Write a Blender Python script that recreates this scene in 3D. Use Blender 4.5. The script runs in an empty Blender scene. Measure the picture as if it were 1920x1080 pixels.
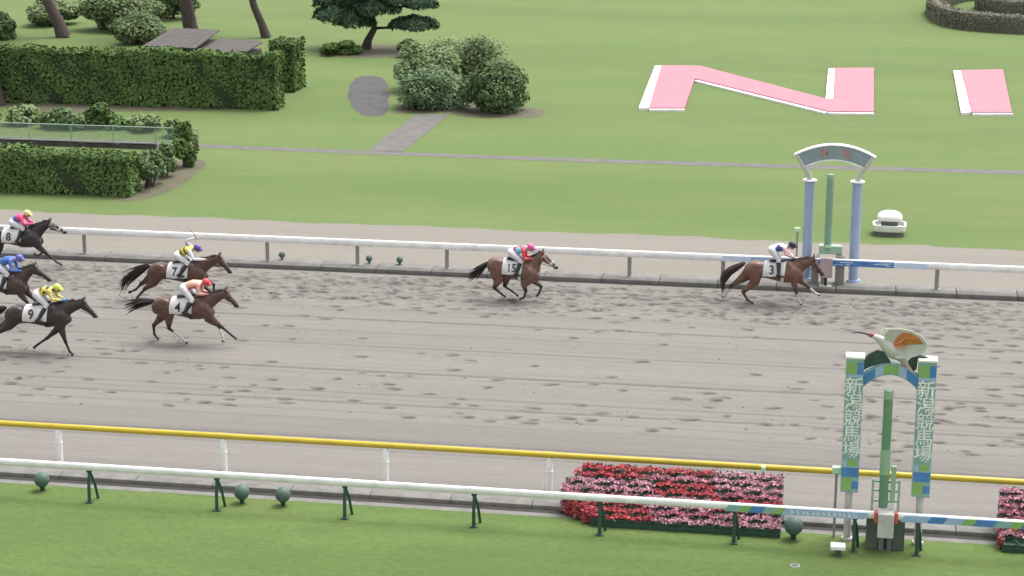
import bpy, bmesh, math, random
import numpy as np
from mathutils import Vector, Matrix

R = math.radians
scene = bpy.context.scene
COL = scene.collection
rng = np.random.default_rng(7)
random.seed(7)

# ------------------------------------------------------------------ camera, sky, sun, exposure
cam_data = bpy.data.cameras.new('camera')
cam = bpy.data.objects.new('camera', cam_data); COL.objects.link(cam)
cam_data.sensor_width = 36.0; cam_data.lens = 69.4; cam_data.clip_end = 4000
cam.location = (0, 0, 17.4)
cam.rotation_euler = (R(75.0), 0, R(9.64))
scene.camera = cam

SUN_EL, SUN_AZ = R(66), R(40)          # azimuth measured from +Y towards +X (behind and right of the infield)
world = bpy.data.worlds.new('World'); scene.world = world; world.use_nodes = True
wn = world.node_tree; wn.nodes.clear()
sky = wn.nodes.new('ShaderNodeTexSky'); sky.sky_type = 'NISHITA'; sky.sun_disc = False
sky.sun_elevation = SUN_EL; sky.sun_rotation = SUN_AZ
sky.air_density = 1.0; sky.dust_density = 4.0; sky.ozone_density = 1.0
hsv = wn.nodes.new('ShaderNodeHueSaturation'); hsv.inputs['Saturation'].default_value = 0.18
bg = wn.nodes.new('ShaderNodeBackground'); bg.inputs['Strength'].default_value = 0.13
wo = wn.nodes.new('ShaderNodeOutputWorld')
wn.links.new(sky.outputs[0], hsv.inputs['Color']); wn.links.new(hsv.outputs[0], bg.inputs['Color'])
wn.links.new(bg.outputs[0], wo.inputs['Surface'])
sl = bpy.data.lights.new('sun', 'SUN'); sl.energy = 0.9; sl.angle = R(30); sl.color = (1.0, 0.96, 0.9)
sun = bpy.data.objects.new('sun', sl); COL.objects.link(sun)
sd = Vector((math.sin(SUN_AZ) * math.cos(SUN_EL), math.cos(SUN_AZ) * math.cos(SUN_EL), math.sin(SUN_EL)))
sun.rotation_euler = sd.to_track_quat('Z', 'Y').to_euler(); sun.location = (0, 60, 60)
vs = scene.view_settings
vs.view_transform = 'Standard'; vs.look = 'None'; vs.gamma = 1.0; vs.use_curve_mapping = False
vs.exposure = 1.42
scene.render.engine = 'CYCLES'

# ------------------------------------------------------------------ materials
def new_mat(name):
    m = bpy.data.materials.new(name); m.use_nodes = True
    nt = m.node_tree; b = nt.nodes['Principled BSDF']
    return m, nt, b
def N(nt, t, **kw):
    n = nt.nodes.new(t)
    for k, v in kw.items():
        if hasattr(n, k): setattr(n, k, v)
        else: n.inputs[k].default_value = v
    return n
def mixcol(nt, fac, a, b, mode='MIX'):
    m = nt.nodes.new('ShaderNodeMix'); m.data_type = 'RGBA'; m.blend_type = mode
    for s, v in ((0, fac), (6, a), (7, b)):
        if hasattr(v, 'links'): nt.links.new(v, m.inputs[s])
        elif s == 0: m.inputs[0].default_value = v
        else: m.inputs[s].default_value = (*v, 1) if len(v) == 3 else v
    return m.outputs[2]
def paint(name, col, rough=0.45, var=0.12, scale=6, bump=0.0, spec=0.5, metal=0.0):
    m, nt, b = new_mat(name)
    tc = N(nt, 'ShaderNodeTexCoord')
    n = N(nt, 'ShaderNodeTexNoise', Scale=scale, Detail=6, Roughness=0.65)
    nt.links.new(tc.outputs['Object'], n.inputs['Vector'])
    mr = N(nt, 'ShaderNodeMapRange'); mr.inputs[1].default_value = 0.35; mr.inputs[2].default_value = 0.7
    nt.links.new(n.outputs[0], mr.inputs[0])
    dark = tuple(c * (1 - var) * 0.96 for c in col)
    nt.links.new(mixcol(nt, mr.outputs[0], col, dark), b.inputs['Base Color'])
    b.inputs['Roughness'].default_value = rough; b.inputs['Metallic'].default_value = metal
    b.inputs['Specular IOR Level'].default_value = spec
    if bump:
        bp = N(nt, 'ShaderNodeBump', Strength=bump, Distance=0.02); nt.links.new(n.outputs[0], bp.inputs['Height'])
        nt.links.new(bp.outputs[0], b.inputs['Normal'])
    return m
def leaf_mat(name, c1, c2, c3, rough=0.6, nscale=0.5):
    m, nt, b = new_mat(name)
    g = N(nt, 'ShaderNodeNewGeometry')
    r = N(nt, 'ShaderNodeValToRGB')
    e = r.color_ramp.elements; e[0].color = (*c1, 1); e[1].color = (*c3, 1); e[1].position = 1.0
    k = e.new(0.5); k.color = (*c2, 1)
    tc = N(nt, 'ShaderNodeTexCoord'); n = N(nt, 'ShaderNodeTexNoise', Scale=nscale, Detail=3)
    nt.links.new(tc.outputs['Object'], n.inputs['Vector'])
    mx = N(nt, 'ShaderNodeMath', operation='MULTIPLY_ADD'); mx.inputs[1].default_value = 0.55
    ad = N(nt, 'ShaderNodeMath', operation='MULTIPLY_ADD'); ad.inputs[1].default_value = 1.4; ad.inputs[2].default_value = -0.45
    nt.links.new(n.outputs[0], ad.inputs[0])
    nt.links.new(g.outputs['Random Per Island'], mx.inputs[0]); nt.links.new(ad.outputs[0], mx.inputs[2])
    nt.links.new(mx.outputs[0], r.inputs[0]); nt.links.new(r.outputs[0], b.inputs['Base Color'])
    b.inputs['Roughness'].default_value = rough; b.inputs['Specular IOR Level'].default_value = 0.08
    return m
def attr_mat(name, rough=0.5, spec=0.4, attr='col', nvar=0.15, nscale=9):
    m, nt, b = new_mat(name)
    a = N(nt, 'ShaderNodeAttribute', attribute_name=attr)
    tc = N(nt, 'ShaderNodeTexCoord'); n = N(nt, 'ShaderNodeTexNoise', Scale=nscale, Detail=5)
    nt.links.new(tc.outputs['Object'], n.inputs['Vector'])
    mr = N(nt, 'ShaderNodeMapRange'); mr.inputs[3].default_value = 1 - nvar; mr.inputs[4].default_value = 1 + nvar
    mr.inputs[1].default_value = 0.3; mr.inputs[2].default_value = 0.7
    nt.links.new(n.outputs[0], mr.inputs[0])
    nt.links.new(mixcol(nt, 1.0, a.outputs[0], mr.outputs[0], 'MULTIPLY'), b.inputs['Base Color'])
    b.inputs['Roughness'].default_value = rough; b.inputs['Specular IOR Level'].default_value = spec
    return m

def grass_mat(name, ca, cb, cc, streak=0.3):
    m, nt, b = new_mat(name)
    tc = N(nt, 'ShaderNodeTexCoord')
    mp = N(nt, 'ShaderNodeMapping'); mp.inputs['Scale'].default_value = (0.05, 0.22, 1)
    nt.links.new(tc.outputs['Object'], mp.inputs['Vector'])
    big = N(nt, 'ShaderNodeTexNoise', Scale=1.0, Detail=5, Roughness=0.6); nt.links.new(mp.outputs[0], big.inputs['Vector'])
    mp3 = N(nt, 'ShaderNodeMapping'); mp3.inputs['Scale'].default_value = (0.35, 1.5, 1); nt.links.new(tc.outputs['Object'], mp3.inputs['Vector'])
    mid = N(nt, 'ShaderNodeTexNoise', Scale=1.0, Detail=8, Roughness=0.7); nt.links.new(mp3.outputs[0], mid.inputs['Vector'])
    mp2 = N(nt, 'ShaderNodeMapping'); mp2.inputs['Scale'].default_value = (4.5, 13, 9); nt.links.new(tc.outputs['Object'], mp2.inputs['Vector'])
    fin = N(nt, 'ShaderNodeTexNoise', Scale=1.0, Detail=6, Roughness=0.8); nt.links.new(mp2.outputs[0], fin.inputs['Vector'])
    r1 = N(nt, 'ShaderNodeMapRange'); r1.inputs[1].default_value = 0.36; r1.inputs[2].default_value = 0.64; nt.links.new(big.outputs[0], r1.inputs[0])
    r2 = N(nt, 'ShaderNodeMapRange'); r2.inputs[1].default_value = 0.4; r2.inputs[2].default_value = 0.68; r2.inputs[4].default_value = 0.65; nt.links.new(mid.outputs[0], r2.inputs[0])
    c = mixcol(nt, r1.outputs[0], ca, cb); c = mixcol(nt, r2.outputs[0], c, cc)
    r3 = N(nt, 'ShaderNodeMapRange'); r3.inputs[1].default_value = 0.25; r3.inputs[2].default_value = 0.75
    r3.inputs[3].default_value = 1 - streak; r3.inputs[4].default_value = 1 + streak; nt.links.new(fin.outputs[0], r3.inputs[0])
    wv = N(nt, 'ShaderNodeTexWave', wave_type='BANDS', bands_direction='Y', Scale=0.016, Distortion=2.5, Detail=2); nt.links.new(tc.outputs['Object'], wv.inputs['Vector'])
    r4 = N(nt, 'ShaderNodeMapRange'); r4.inputs[3].default_value = 0.965; r4.inputs[4].default_value = 1.035; nt.links.new(wv.outputs['Fac'], r4.inputs[0])
    c = mixcol(nt, 1.0, c, r4.outputs[0], 'MULTIPLY')
    nt.links.new(mixcol(nt, 1.0, c, r3.outputs[0], 'MULTIPLY'), b.inputs['Base Color'])
    bp = N(nt, 'ShaderNodeBump', Strength=0.5, Distance=0.04); nt.links.new(fin.outputs[0], bp.inputs['Height'])
    nt.links.new(bp.outputs[0], b.inputs['Normal'])
    b.inputs['Roughness'].default_value = 0.9; b.inputs['Specular IOR Level'].default_value = 0.1
    return m

def sand_mat(name, col, dark, lines=0.5, attr=None):
    m, nt, b = new_mat(name)
    tc = N(nt, 'ShaderNodeTexCoord')
    mp = N(nt, 'ShaderNodeMapping'); mp.inputs['Scale'].default_value = (0.03, 0.55, 1); nt.links.new(tc.outputs['Object'], mp.inputs['Vector'])
    st = N(nt, 'ShaderNodeTexNoise', Scale=1.0, Detail=7, Roughness=0.7); nt.links.new(mp.outputs[0], st.inputs['Vector'])
    mp2 = N(nt, 'ShaderNodeMapping'); mp2.inputs['Scale'].default_value = (0.35, 7, 1); nt.links.new(tc.outputs['Object'], mp2.inputs['Vector'])
    fl = N(nt, 'ShaderNodeTexNoise', Scale=1.0, Detail=4, Roughness=0.6); nt.links.new(mp2.outputs[0], fl.inputs['Vector'])
    gr = N(nt, 'ShaderNodeTexNoise', Scale=14, Detail=8, Roughness=0.8); nt.links.new(tc.outputs['Object'], gr.inputs['Vector'])
    r1 = N(nt, 'ShaderNodeMapRange'); r1.inputs[1].default_value = 0.42; r1.inputs[2].default_value = 0.66; nt.links.new(st.outputs[0], r1.inputs[0]); r1.inputs[4].default_value = lines
    r2 = N(nt, 'ShaderNodeMapRange'); r2.inputs[1].default_value = 0.45; r2.inputs[2].default_value = 0.75; r2.inputs[4].default_value = lines * 0.7; nt.links.new(fl.outputs[0], r2.inputs[0])
    c = mixcol(nt, r1.outputs[0], col, dark); c = mixcol(nt, r2.outputs[0], c, dark)
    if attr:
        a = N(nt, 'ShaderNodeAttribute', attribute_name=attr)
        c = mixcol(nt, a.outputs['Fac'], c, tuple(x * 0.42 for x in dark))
    r3 = N(nt, 'ShaderNodeMapRange'); r3.inputs[1].default_value = 0.25; r3.inputs[2].default_value = 0.75; r3.inputs[3].default_value = 0.86; r3.inputs[4].default_value = 1.14
    nt.links.new(gr.outputs[0], r3.inputs[0])
    nt.links.new(mixcol(nt, 1.0, c, r3.outputs[0], 'MULTIPLY'), b.inputs['Base Color'])
    bp = N(nt, 'ShaderNodeBump', Strength=0.5, Distance=0.03); nt.links.new(gr.outputs[0], bp.inputs['Height'])
    nt.links.new(bp.outputs[0], b.inputs['Normal'])
    b.inputs['Roughness'].default_value = 0.95; b.inputs['Specular IOR Level'].default_value = 0.1
    return m

SAND, SAND_D = (0.196, 0.183, 0.168), (0.138, 0.128, 0.117)
M = dict(
    infield=grass_mat('infield_grass', (0.106, 0.150, 0.050), (0.134, 0.164, 0.062), (0.090, 0.150, 0.057), 0.13),
    turf=grass_mat('turf_grass', (0.086, 0.132, 0.040), (0.112, 0.158, 0.050), (0.066, 0.116, 0.036), 0.32),
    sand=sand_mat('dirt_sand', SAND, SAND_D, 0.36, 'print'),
    sandp=sand_mat('path_sand', (0.210, 0.194, 0.170), (0.165, 0.150, 0.128), 0.4),
    service=sand_mat('service_path', (0.186, 0.174, 0.161), (0.145, 0.134, 0.123), 0.4),
    conc=paint('concrete', (0.185, 0.178, 0.165), 0.9, 0.35, 2.5, 0.4),
    concd=paint('channel_grime', (0.040, 0.036, 0.032), 0.95, 0.4, 3, 0.4),
    asphalt=paint('footpath_asphalt', (0.128, 0.121, 0.112), 0.9, 0.3, 1.5, 0.5),
    stone=paint('grey_paving', (0.070, 0.067, 0.068), 0.9, 0.35, 1.2, 0.6),
    soil=paint('bare_soil', (0.108, 0.100, 0.058), 0.95, 0.35, 1.4, 0.6),
    white=paint('white_paint', (0.84, 0.83, 0.81), 0.45, 0.22, 2.2),
    offwhite=paint('weathered_white', (0.52, 0.50, 0.47), 0.5, 0.2, 5),
    greypost=paint('grey_post', (0.27, 0.255, 0.235), 0.6, 0.25, 5),
    yellow=paint('yellow_rail', (0.50, 0.37, 0.025), 0.35, 0.15, 2),
    dgreen=paint('dark_green_paint', (0.022, 0.065, 0.045), 0.5, 0.25, 6),
    pgreen=paint('post_green', (0.14, 0.27, 0.165), 0.45, 0.15, 4),
    lgreen=paint('pale_mint', (0.29, 0.43, 0.29), 0.45, 0.15, 4),
    mint=paint('mint_lamp', (0.45, 0.70, 0.45), 0.4, 0.1, 4),
    ballgreen=paint('ball_green', (0.075, 0.125, 0.105), 0.6, 0.25, 10),
    cabinet=paint('cabinet_grey_green', (0.095, 0.115, 0.095), 0.6, 0.2, 4),
    lavender=paint('lavender_pillar', (0.31, 0.385, 0.55), 0.45, 0.12, 3),
    blue=paint('banner_blue', (0.075, 0.22, 0.50), 0.5, 0.2, 3),
    lblue=paint('banner_pale_blue', (0.33, 0.46, 0.62), 0.5, 0.15, 3),
    teal=paint('banner_teal', (0.25, 0.42, 0.385), 0.5, 0.2, 5),
    lime=paint('banner_lime', (0.24, 0.42, 0.13), 0.5, 0.15, 4),
    signgrey=paint('sign_teal_grey', (0.235, 0.315, 0.325), 0.4, 0.2, 3),
    red=paint('sign_red', (0.50, 0.10, 0.07), 0.5, 0.15, 5),
    signred=paint('faded_red', (0.44, 0.22, 0.20), 0.5, 0.15, 5),
    pinkbox=paint('pale_pink_panel', (0.42, 0.33, 0.33), 0.5, 0.15, 4),
    pink=paint('pink_letter', (0.42, 0.160, 0.200), 0.8, 0.12, 1.2, 0.3),
    black=paint('black_leather', (0.015, 0.014, 0.015), 0.4, 0.3, 12),
    number=paint('number_black', (0.012, 0.012, 0.014), 0.6, 0.1, 10),
    cloth=paint('saddle_cloth_white', (0.66, 0.65, 0.63), 0.8, 0.12, 8),
    breech=paint('white_breeches', (0.62, 0.60, 0.63), 0.7, 0.15, 9),
    skin=paint('skin', (0.42, 0.24, 0.17), 0.55, 0.1, 12),
    goggle=paint('goggles', (0.02, 0.02, 0.025), 0.2, 0.1, 5),
    eye=paint('eye_dark', (0.008, 0.006, 0.005), 0.12, 0.1, 5),
    hair=paint('black_mane', (0.016, 0.012, 0.011), 0.55, 0.4, 10),
    hairb=paint('brown_mane', (0.045, 0.022, 0.016), 0.55, 0.4, 10),
    fleece=paint('fleece_white', (0.6, 0.58, 0.54), 0.95, 0.2, 25, 0.8),
    coat=attr_mat('horse_coat', 0.36, 0.5, nvar=0.2, nscale=6), silk=attr_mat('racing_silk', 0.45, 0.4, nvar=0.08),
    cap=attr_mat('cap_silk', 0.4, 0.4, nvar=0.05),
    bark=paint('pine_bark', (0.085, 0.062, 0.056), 0.95, 0.5, 5, 0.9),
    twig=paint('hedge_twigs', (0.030, 0.048, 0.018), 0.95, 0.4, 4, 0.6),
    hedge=leaf_mat('hedge_leaves', (0.056, 0.096, 0.036), (0.096, 0.152, 0.048), (0.135, 0.192, 0.066), 0.85, 0.8),
    shrub=leaf_mat('shrub_leaves', (0.066, 0.108, 0.046), (0.098, 0.150, 0.062), (0.135, 0.188, 0.082)),
    pale=leaf_mat('pale_leaves', (0.130, 0.185, 0.080), (0.160, 0.212, 0.096), (0.19, 0.24, 0.118)),
    sage=leaf_mat('sage_leaves', (0.115, 0.178, 0.088), (0.140, 0.204, 0.102), (0.165, 0.226, 0.122)),
    needles=leaf_mat('pine_needles', (0.028, 0.056, 0.032), (0.048, 0.086, 0.046), (0.078, 0.118, 0.064), 0.6, 0.9),
    dry=leaf_mat('grey_clipped_leaves', (0.100, 0.100, 0.070), (0.140, 0.135, 0.100), (0.175, 0.165, 0.125)),
    fl_red=leaf_mat('red_flowers', (0.36, 0.050, 0.065), (0.45, 0.085, 0.10), (0.52, 0.15, 0.16)),
    fl_mag=leaf_mat('magenta_flowers', (0.36, 0.11, 0.16), (0.45, 0.18, 0.23), (0.52, 0.26, 0.31)),
    fl_pink=leaf_mat('pink_flowers', (0.44, 0.20, 0.26), (0.51, 0.27, 0.33), (0.56, 0.34, 0.40)),
    fl_leaf=leaf_mat('flower_leaves', (0.018, 0.040, 0.024), (0.045, 0.080, 0.045), (0.11, 0.15, 0.105)),
    roof=paint('weathered_roof', (0.070, 0.060, 0.056), 0.85, 0.3, 1.5, 0.4),
    wood=paint('shed_wall', (0.10, 0.085, 0.07), 0.9, 0.3, 2, 0.4),
    wallc=paint('old_wall', (0.085, 0.072, 0.070), 0.9, 0.5, 2.2, 0.5),
    fence=paint('mint_fence', (0.26, 0.36, 0.31), 0.5, 0.2, 4),
    ibiswhite=paint('ibis_white', (0.50, 0.51, 0.44), 0.55, 0.2, 3),
    ibisorange=paint('ibis_orange', (0.52, 0.20, 0.06), 0.55, 0.3, 3),
    ibispink=paint('ibis_pink', (0.46, 0.30, 0.31), 0.5, 0.2, 4),
    ibisred=paint('ibis_red', (0.34, 0.05, 0.06), 0.5, 0.15, 4),
    leafpaint=paint('painted_leaf', (0.040, 0.085, 0.062), 0.55, 0.4, 3),
    palest=paint('banner_palest_blue', (0.55, 0.64, 0.76), 0.5, 0.12, 3),
    palegreen=paint('pale_post_green', (0.20, 0.34, 0.225), 0.5, 0.15, 4),
    armpale=paint('pale_arm', (0.44, 0.50, 0.40), 0.5, 0.12, 4),
    domewhite=paint('dome_white', (0.74, 0.75, 0.70), 0.35, 0.12, 3),
    bodygrey=paint('grey_vent', (0.135, 0.135, 0.125), 0.6, 0.2, 5),
)

# ------------------------------------------------------------------ building helpers
ORG = {}
def tag(o, label=None, cat=None, group=None, kind=None):
    if label: o['label'] = label
    if cat: o['category'] = cat
    if group: o['group'] = group
    if kind: o['kind'] = kind
    return o
def empty(name, loc, label=None, cat=None, group=None):
    o = bpy.data.objects.new(name, None); COL.objects.link(o); o.location = loc
    o.empty_display_size = 0.3
    ORG[o.name] = Vector(loc); return tag(o, label, cat, group)
def org(o):
    return ORG[o.name]
def link(name, me, parent=None, loc=None):
    o = bpy.data.objects.new(name, me); COL.objects.link(o)
    if parent is not None:
        o.parent = parent; ORG[o.name] = ORG[parent.name]
    if loc is not None: o.location = loc
    return o
class MB:
    def __init__(s): s.v = []; s.f = []
    def add(s, vs, fs):
        k = len(s.v); s.v += [tuple(p) for p in vs]; s.f += [tuple(i + k for i in f) for f in fs]; return s
    def box(s, x0, x1, y0, y1, z0, z1, c=0.0):
        if c <= 0:
            vs = [(x, y, z) for z in (z0, z1) for y in (y0, y1) for x in (x0, x1)]
            return s.add(vs, [(0, 2, 3, 1), (4, 5, 7, 6), (0, 1, 5, 4), (2, 6, 7, 3), (0, 4, 6, 2), (1, 3, 7, 5)])
        bm = bmesh.new(); bmesh.ops.create_cube(bm, size=1)
        for v in bm.verts: v.co = ((x0 + x1) / 2 + v.co.x * (x1 - x0), (y0 + y1) / 2 + v.co.y * (y1 - y0), (z0 + z1) / 2 + v.co.z * (z1 - z0))
        bmesh.ops.bevel(bm, geom=bm.edges[:], offset=c, segments=2, affect='EDGES', profile=0.5)
        bm.verts.index_update()
        s.add([v.co[:] for v in bm.verts], [[v.index for v in f.verts] for f in bm.faces]); bm.free(); return s
    def tube(s, pts, rad, n=10, lat=1.0, cap=True, lats=None, axis=(0, 1, 0)):
        P = [Vector(p) for p in pts]; rad = list(rad) if hasattr(rad, '__len__') else [rad] * len(P)
        L = list(lats) if lats else [lat] * len(P)
        if cap:
            t0 = (P[0] - P[1]).normalized(); t1 = (P[-1] - P[-2]).normalized()
            a, b, ra, rb = P[0], P[-1], rad[0], rad[-1]
            P = [a + t0 * ra * .85, a + t0 * ra * .5] + P + [b + t1 * rb * .5, b + t1 * rb * .85]
            rad = [ra * .45, ra * .85] + rad + [rb * .85, rb * .45]; L = [L[0], L[0]] + L + [L[-1], L[-1]]
        vs = []; k = len(P); ax = Vector(axis)
        for i in range(k):
            t = (P[min(i + 1, k - 1)] - P[max(i - 1, 0)])
            t = t.normalized() if t.length > 1e-9 else Vector((1, 0, 0))
            w = ax if abs(t.dot(ax)) < 0.92 else Vector((0, 0, 1)) if abs(t.z) < .9 else Vector((1, 0, 0))
            u = (w - t * w.dot(t)).normalized(); q = t.cross(u)
            for j in range(n):
                an = 2 * math.pi * j / n
                vs.append(P[i] + u * math.cos(an) * rad[i] * L[i] + q * math.sin(an) * rad[i])
        fs = [(i * n + j, i * n + (j + 1) % n, (i + 1) * n + (j + 1) % n, (i + 1) * n + j) for i in range(k - 1) for j in range(n)]
        fs += [tuple(range(n))[::-1], tuple((k - 1) * n + j for j in range(n))]
        return s.add(vs, fs)
    def ell(s, c, r, n=14, m=9, rot=None):
        vs = []; fs = []; c = Vector(c)
        for i in range(1, m):
            th = math.pi * i / m
            for j in range(n):
                p = Vector((r[0] * math.sin(th) * math.cos(2 * math.pi * j / n), r[1] * math.sin(th) * math.sin(2 * math.pi * j / n), r[2] * math.cos(th)))
                vs.append(c + (rot @ p if rot else p))
        tp, bt = Vector((0, 0, r[2])), Vector((0, 0, -r[2]))
        vs += [c + (rot @ tp if rot else tp), c + (rot @ bt if rot else bt)]; a = (m - 1) * n
        for i in range(m - 2):
            for j in range(n): fs.append((i * n + j, (i + 1) * n + j, (i + 1) * n + (j + 1) % n, i * n + (j + 1) % n))
        for j in range(n):
            fs.append((a, j, (j + 1) % n)); fs.append((a + 1, (m - 2) * n + (j + 1) % n, (m - 2) * n + j))
        return s.add(vs, fs)
    def prism(s, poly, z0, z1):
        n = len(poly)
        vs = [(x, y, z0) for x, y in poly] + [(x, y, z1) for x, y in poly]
        return s.add(vs, [tuple(range(n))[::-1], tuple(range(n, 2 * n))] + [(i, (i + 1) % n, (i + 1) % n + n, i + n) for i in range(n)])
    def slab(s, poly, y0, y1):      # outline in x,z extruded through y
        n = len(poly)
        vs = [(x, y0, z) for x, z in poly] + [(x, y1, z) for x, z in poly]
        return s.add(vs, [tuple(range(n)), tuple(range(n, 2 * n))[::-1]] + [(i, i + n, (i + 1) % n + n, (i + 1) % n) for i in range(n)])
    def mesh(s, name, mat=None, off=(0, 0, 0), smooth=False):
        me = bpy.data.meshes.new(name)
        me.from_pydata([(x - off[0], y - off[1], z - off[2]) for x, y, z in s.v], [], s.f)
        bm = bmesh.new(); bm.from_mesh(me); bmesh.ops.recalc_face_normals(bm, faces=bm.faces[:]); bm.to_mesh(me); bm.free()
        if mat: me.materials.append(M[mat] if isinstance(mat, str) else mat)
        if smooth:
            me.polygons.foreach_set('use_smooth', [True] * len(me.polygons))
            try: me.set_sharp_from_angle(angle=R(40))
            except Exception: pass
        return me
    def build(s, name, mat, parent=None, base=None, smooth=False):
        if parent is not None: return link(name, s.mesh(name, mat, org(parent), smooth), parent)
        b = Vector(base) if base else Vector((0, 0, 0))
        o = link(name, s.mesh(name, mat, b, smooth)); o.location = b; ORG[o.name] = b; return o
def remesh(mb, voxel, it=4):
    me = mb.mesh('tmp'); o = bpy.data.objects.new('tmp', me); COL.objects.link(o)
    m = o.modifiers.new('r', 'REMESH'); m.mode = 'VOXEL'; m.voxel_size = voxel
    if it:
        sm = o.modifiers.new('s', 'SMOOTH'); sm.factor = 0.5; sm.iterations = it
    dg = bpy.context.evaluated_depsgraph_get()
    out = bpy.data.meshes.new_from_object(o.evaluated_get(dg))
    bpy.data.objects.remove(o); bpy.data.meshes.remove(me)
    out.polygons.foreach_set('use_smooth', [True] * len(out.polygons))
    out.materials.clear(); return out
def shift(me, d):
    n = len(me.vertices); a = np.empty(n * 3); me.vertices.foreach_get('co', a)
    a = a.reshape(-1, 3) + np.array(d); me.vertices.foreach_set('co', a.ravel()); return me
def coords(me):
    a = np.empty(len(me.vertices) * 3); me.vertices.foreach_get('co', a); return a.reshape(-1, 3)
def set_col(me, cols, name='col'):
    at = me.attributes.new(name, 'FLOAT_COLOR', 'POINT')
    c = np.ones((len(cols), 4)); c[:, :3] = cols; at.data.foreach_set('color', c.ravel())
def np_mesh(name, V, F, mat=None, smooth=False):
    me = bpy.data.meshes.new(name); k = F.shape[1]
    me.vertices.add(len(V)); me.vertices.foreach_set('co', np.asarray(V, dtype=np.float32).ravel())
    me.loops.add(F.size); me.loops.foreach_set('vertex_index', F.astype(np.int32).ravel())
    me.polygons.add(len(F)); me.polygons.foreach_set('loop_start', np.arange(0, F.size, k, dtype=np.int32))
    me.update(calc_edges=True)
    if mat: me.materials.append(M[mat])
    if smooth: me.polygons.foreach_set('use_smooth', [True] * len(F))
    return me
def leaves(P, Nrm, size, bias=0.6, asp=0.55):
    n = len(P); d = rng.normal(size=(n, 3)); d /= np.linalg.norm(d, axis=1)[:, None]
    nn = Nrm * bias + d * (1 - bias) + 1e-6; nn /= np.linalg.norm(nn, axis=1)[:, None]
    h = rng.normal(size=(n, 3)); u = np.cross(nn, h); u /= np.linalg.norm(u, axis=1)[:, None]; w = np.cross(nn, u)
    sz = size * rng.uniform(0.45, 1.55, n)[:, None]
    V = np.stack([P - u * sz, P - w * sz * asp, P + u * sz, P + w * sz * asp], 1).reshape(-1, 3)
    return V, np.arange(4 * n).reshape(-1, 4)
def leaf_obj(name, P, Nrm, size, mat, parent, bias=0.6, asp=0.55):
    P = np.asarray(P) - np.array(org(parent))
    V, F = leaves(P, Nrm, size, bias, asp); return link(name, np_mesh(name, V, F, mat), parent)
def sheet(name, x0, x1, y0, y1, z, mat, label=None):
    mb = MB(); mb.add([(x0, y0, z), (x1, y0, z), (x1, y1, z), (x0, y1, z)], [(0, 1, 2, 3)])
    o = mb.build(name, mat); o['kind'] = 'structure'; return o
def poly_sheet(name, poly, z, mat):
    mb = MB(); mb.add([(x, y, z) for x, y in poly], [tuple(range(len(poly)))])
    o = mb.build(name, mat); o['kind'] = 'structure'; return o
def blob_poly(pts, n=6, j=0.12):
    out = []
    k = len(pts)
    for i in range(k):
        p0, p1, p2, p3 = [np.array(pts[(i + d) % k]) for d in (-1, 0, 1, 2)]
        for t in np.linspace(0, 1, n, endpoint=False):
            q = 0.5 * ((2 * p1) + (-p0 + p2) * t + (2 * p0 - 5 * p1 + 4 * p2 - p3) * t * t + (-p0 + 3 * p1 - 3 * p2 + p3) * t ** 3)
            out.append(tuple(q + rng.normal(size=2) * j))
    return out
def text_mesh(body, size):
    cu = bpy.data.curves.new('t', 'FONT'); cu.body = body; cu.size = size; cu.align_x = 'CENTER'; cu.align_y = 'CENTER'
    cu.resolution_u = 3; cu.offset = size * 0.012
    o = bpy.data.objects.new('t', cu); COL.objects.link(o)
    dg = bpy.context.evaluated_depsgraph_get(); me = bpy.data.meshes.new_from_object(o.evaluated_get(dg))
    bpy.data.objects.remove(o); return me

# ------------------------------------------------------------------ the setting
XL, XR = -400, 400
sheet('ground', -1500, 1500, -60, 3000, -0.25, 'soil')
sheet('turf_course', XL, XR, -30, 43.45, 0.0, 'turf')
sheet('gutter_strip', XL, XR, 43.45, 43.72, -0.02, 'conc')
sheet('drain_channel', XL, XR, 43.72, 43.98, -0.03, 'concd')
mb = MB(); 
for x in np.arange(-33, 15, 2.0): mb.box(x + 0.006, x + 1.994, 43.98, 44.42, -0.12, 0.07, 0.03)
mb.box(XL, -33.01, 43.98, 44.42, -0.12, 0.07); mb.box(15.01, XR, 43.98, 44.42, -0.12, 0.07)
tag(mb.build('outer_kerb', 'conc', smooth=True), kind='structure')
sheet('service_path', XL, XR, 44.42, 45.55, 0.0, 'service')

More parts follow.
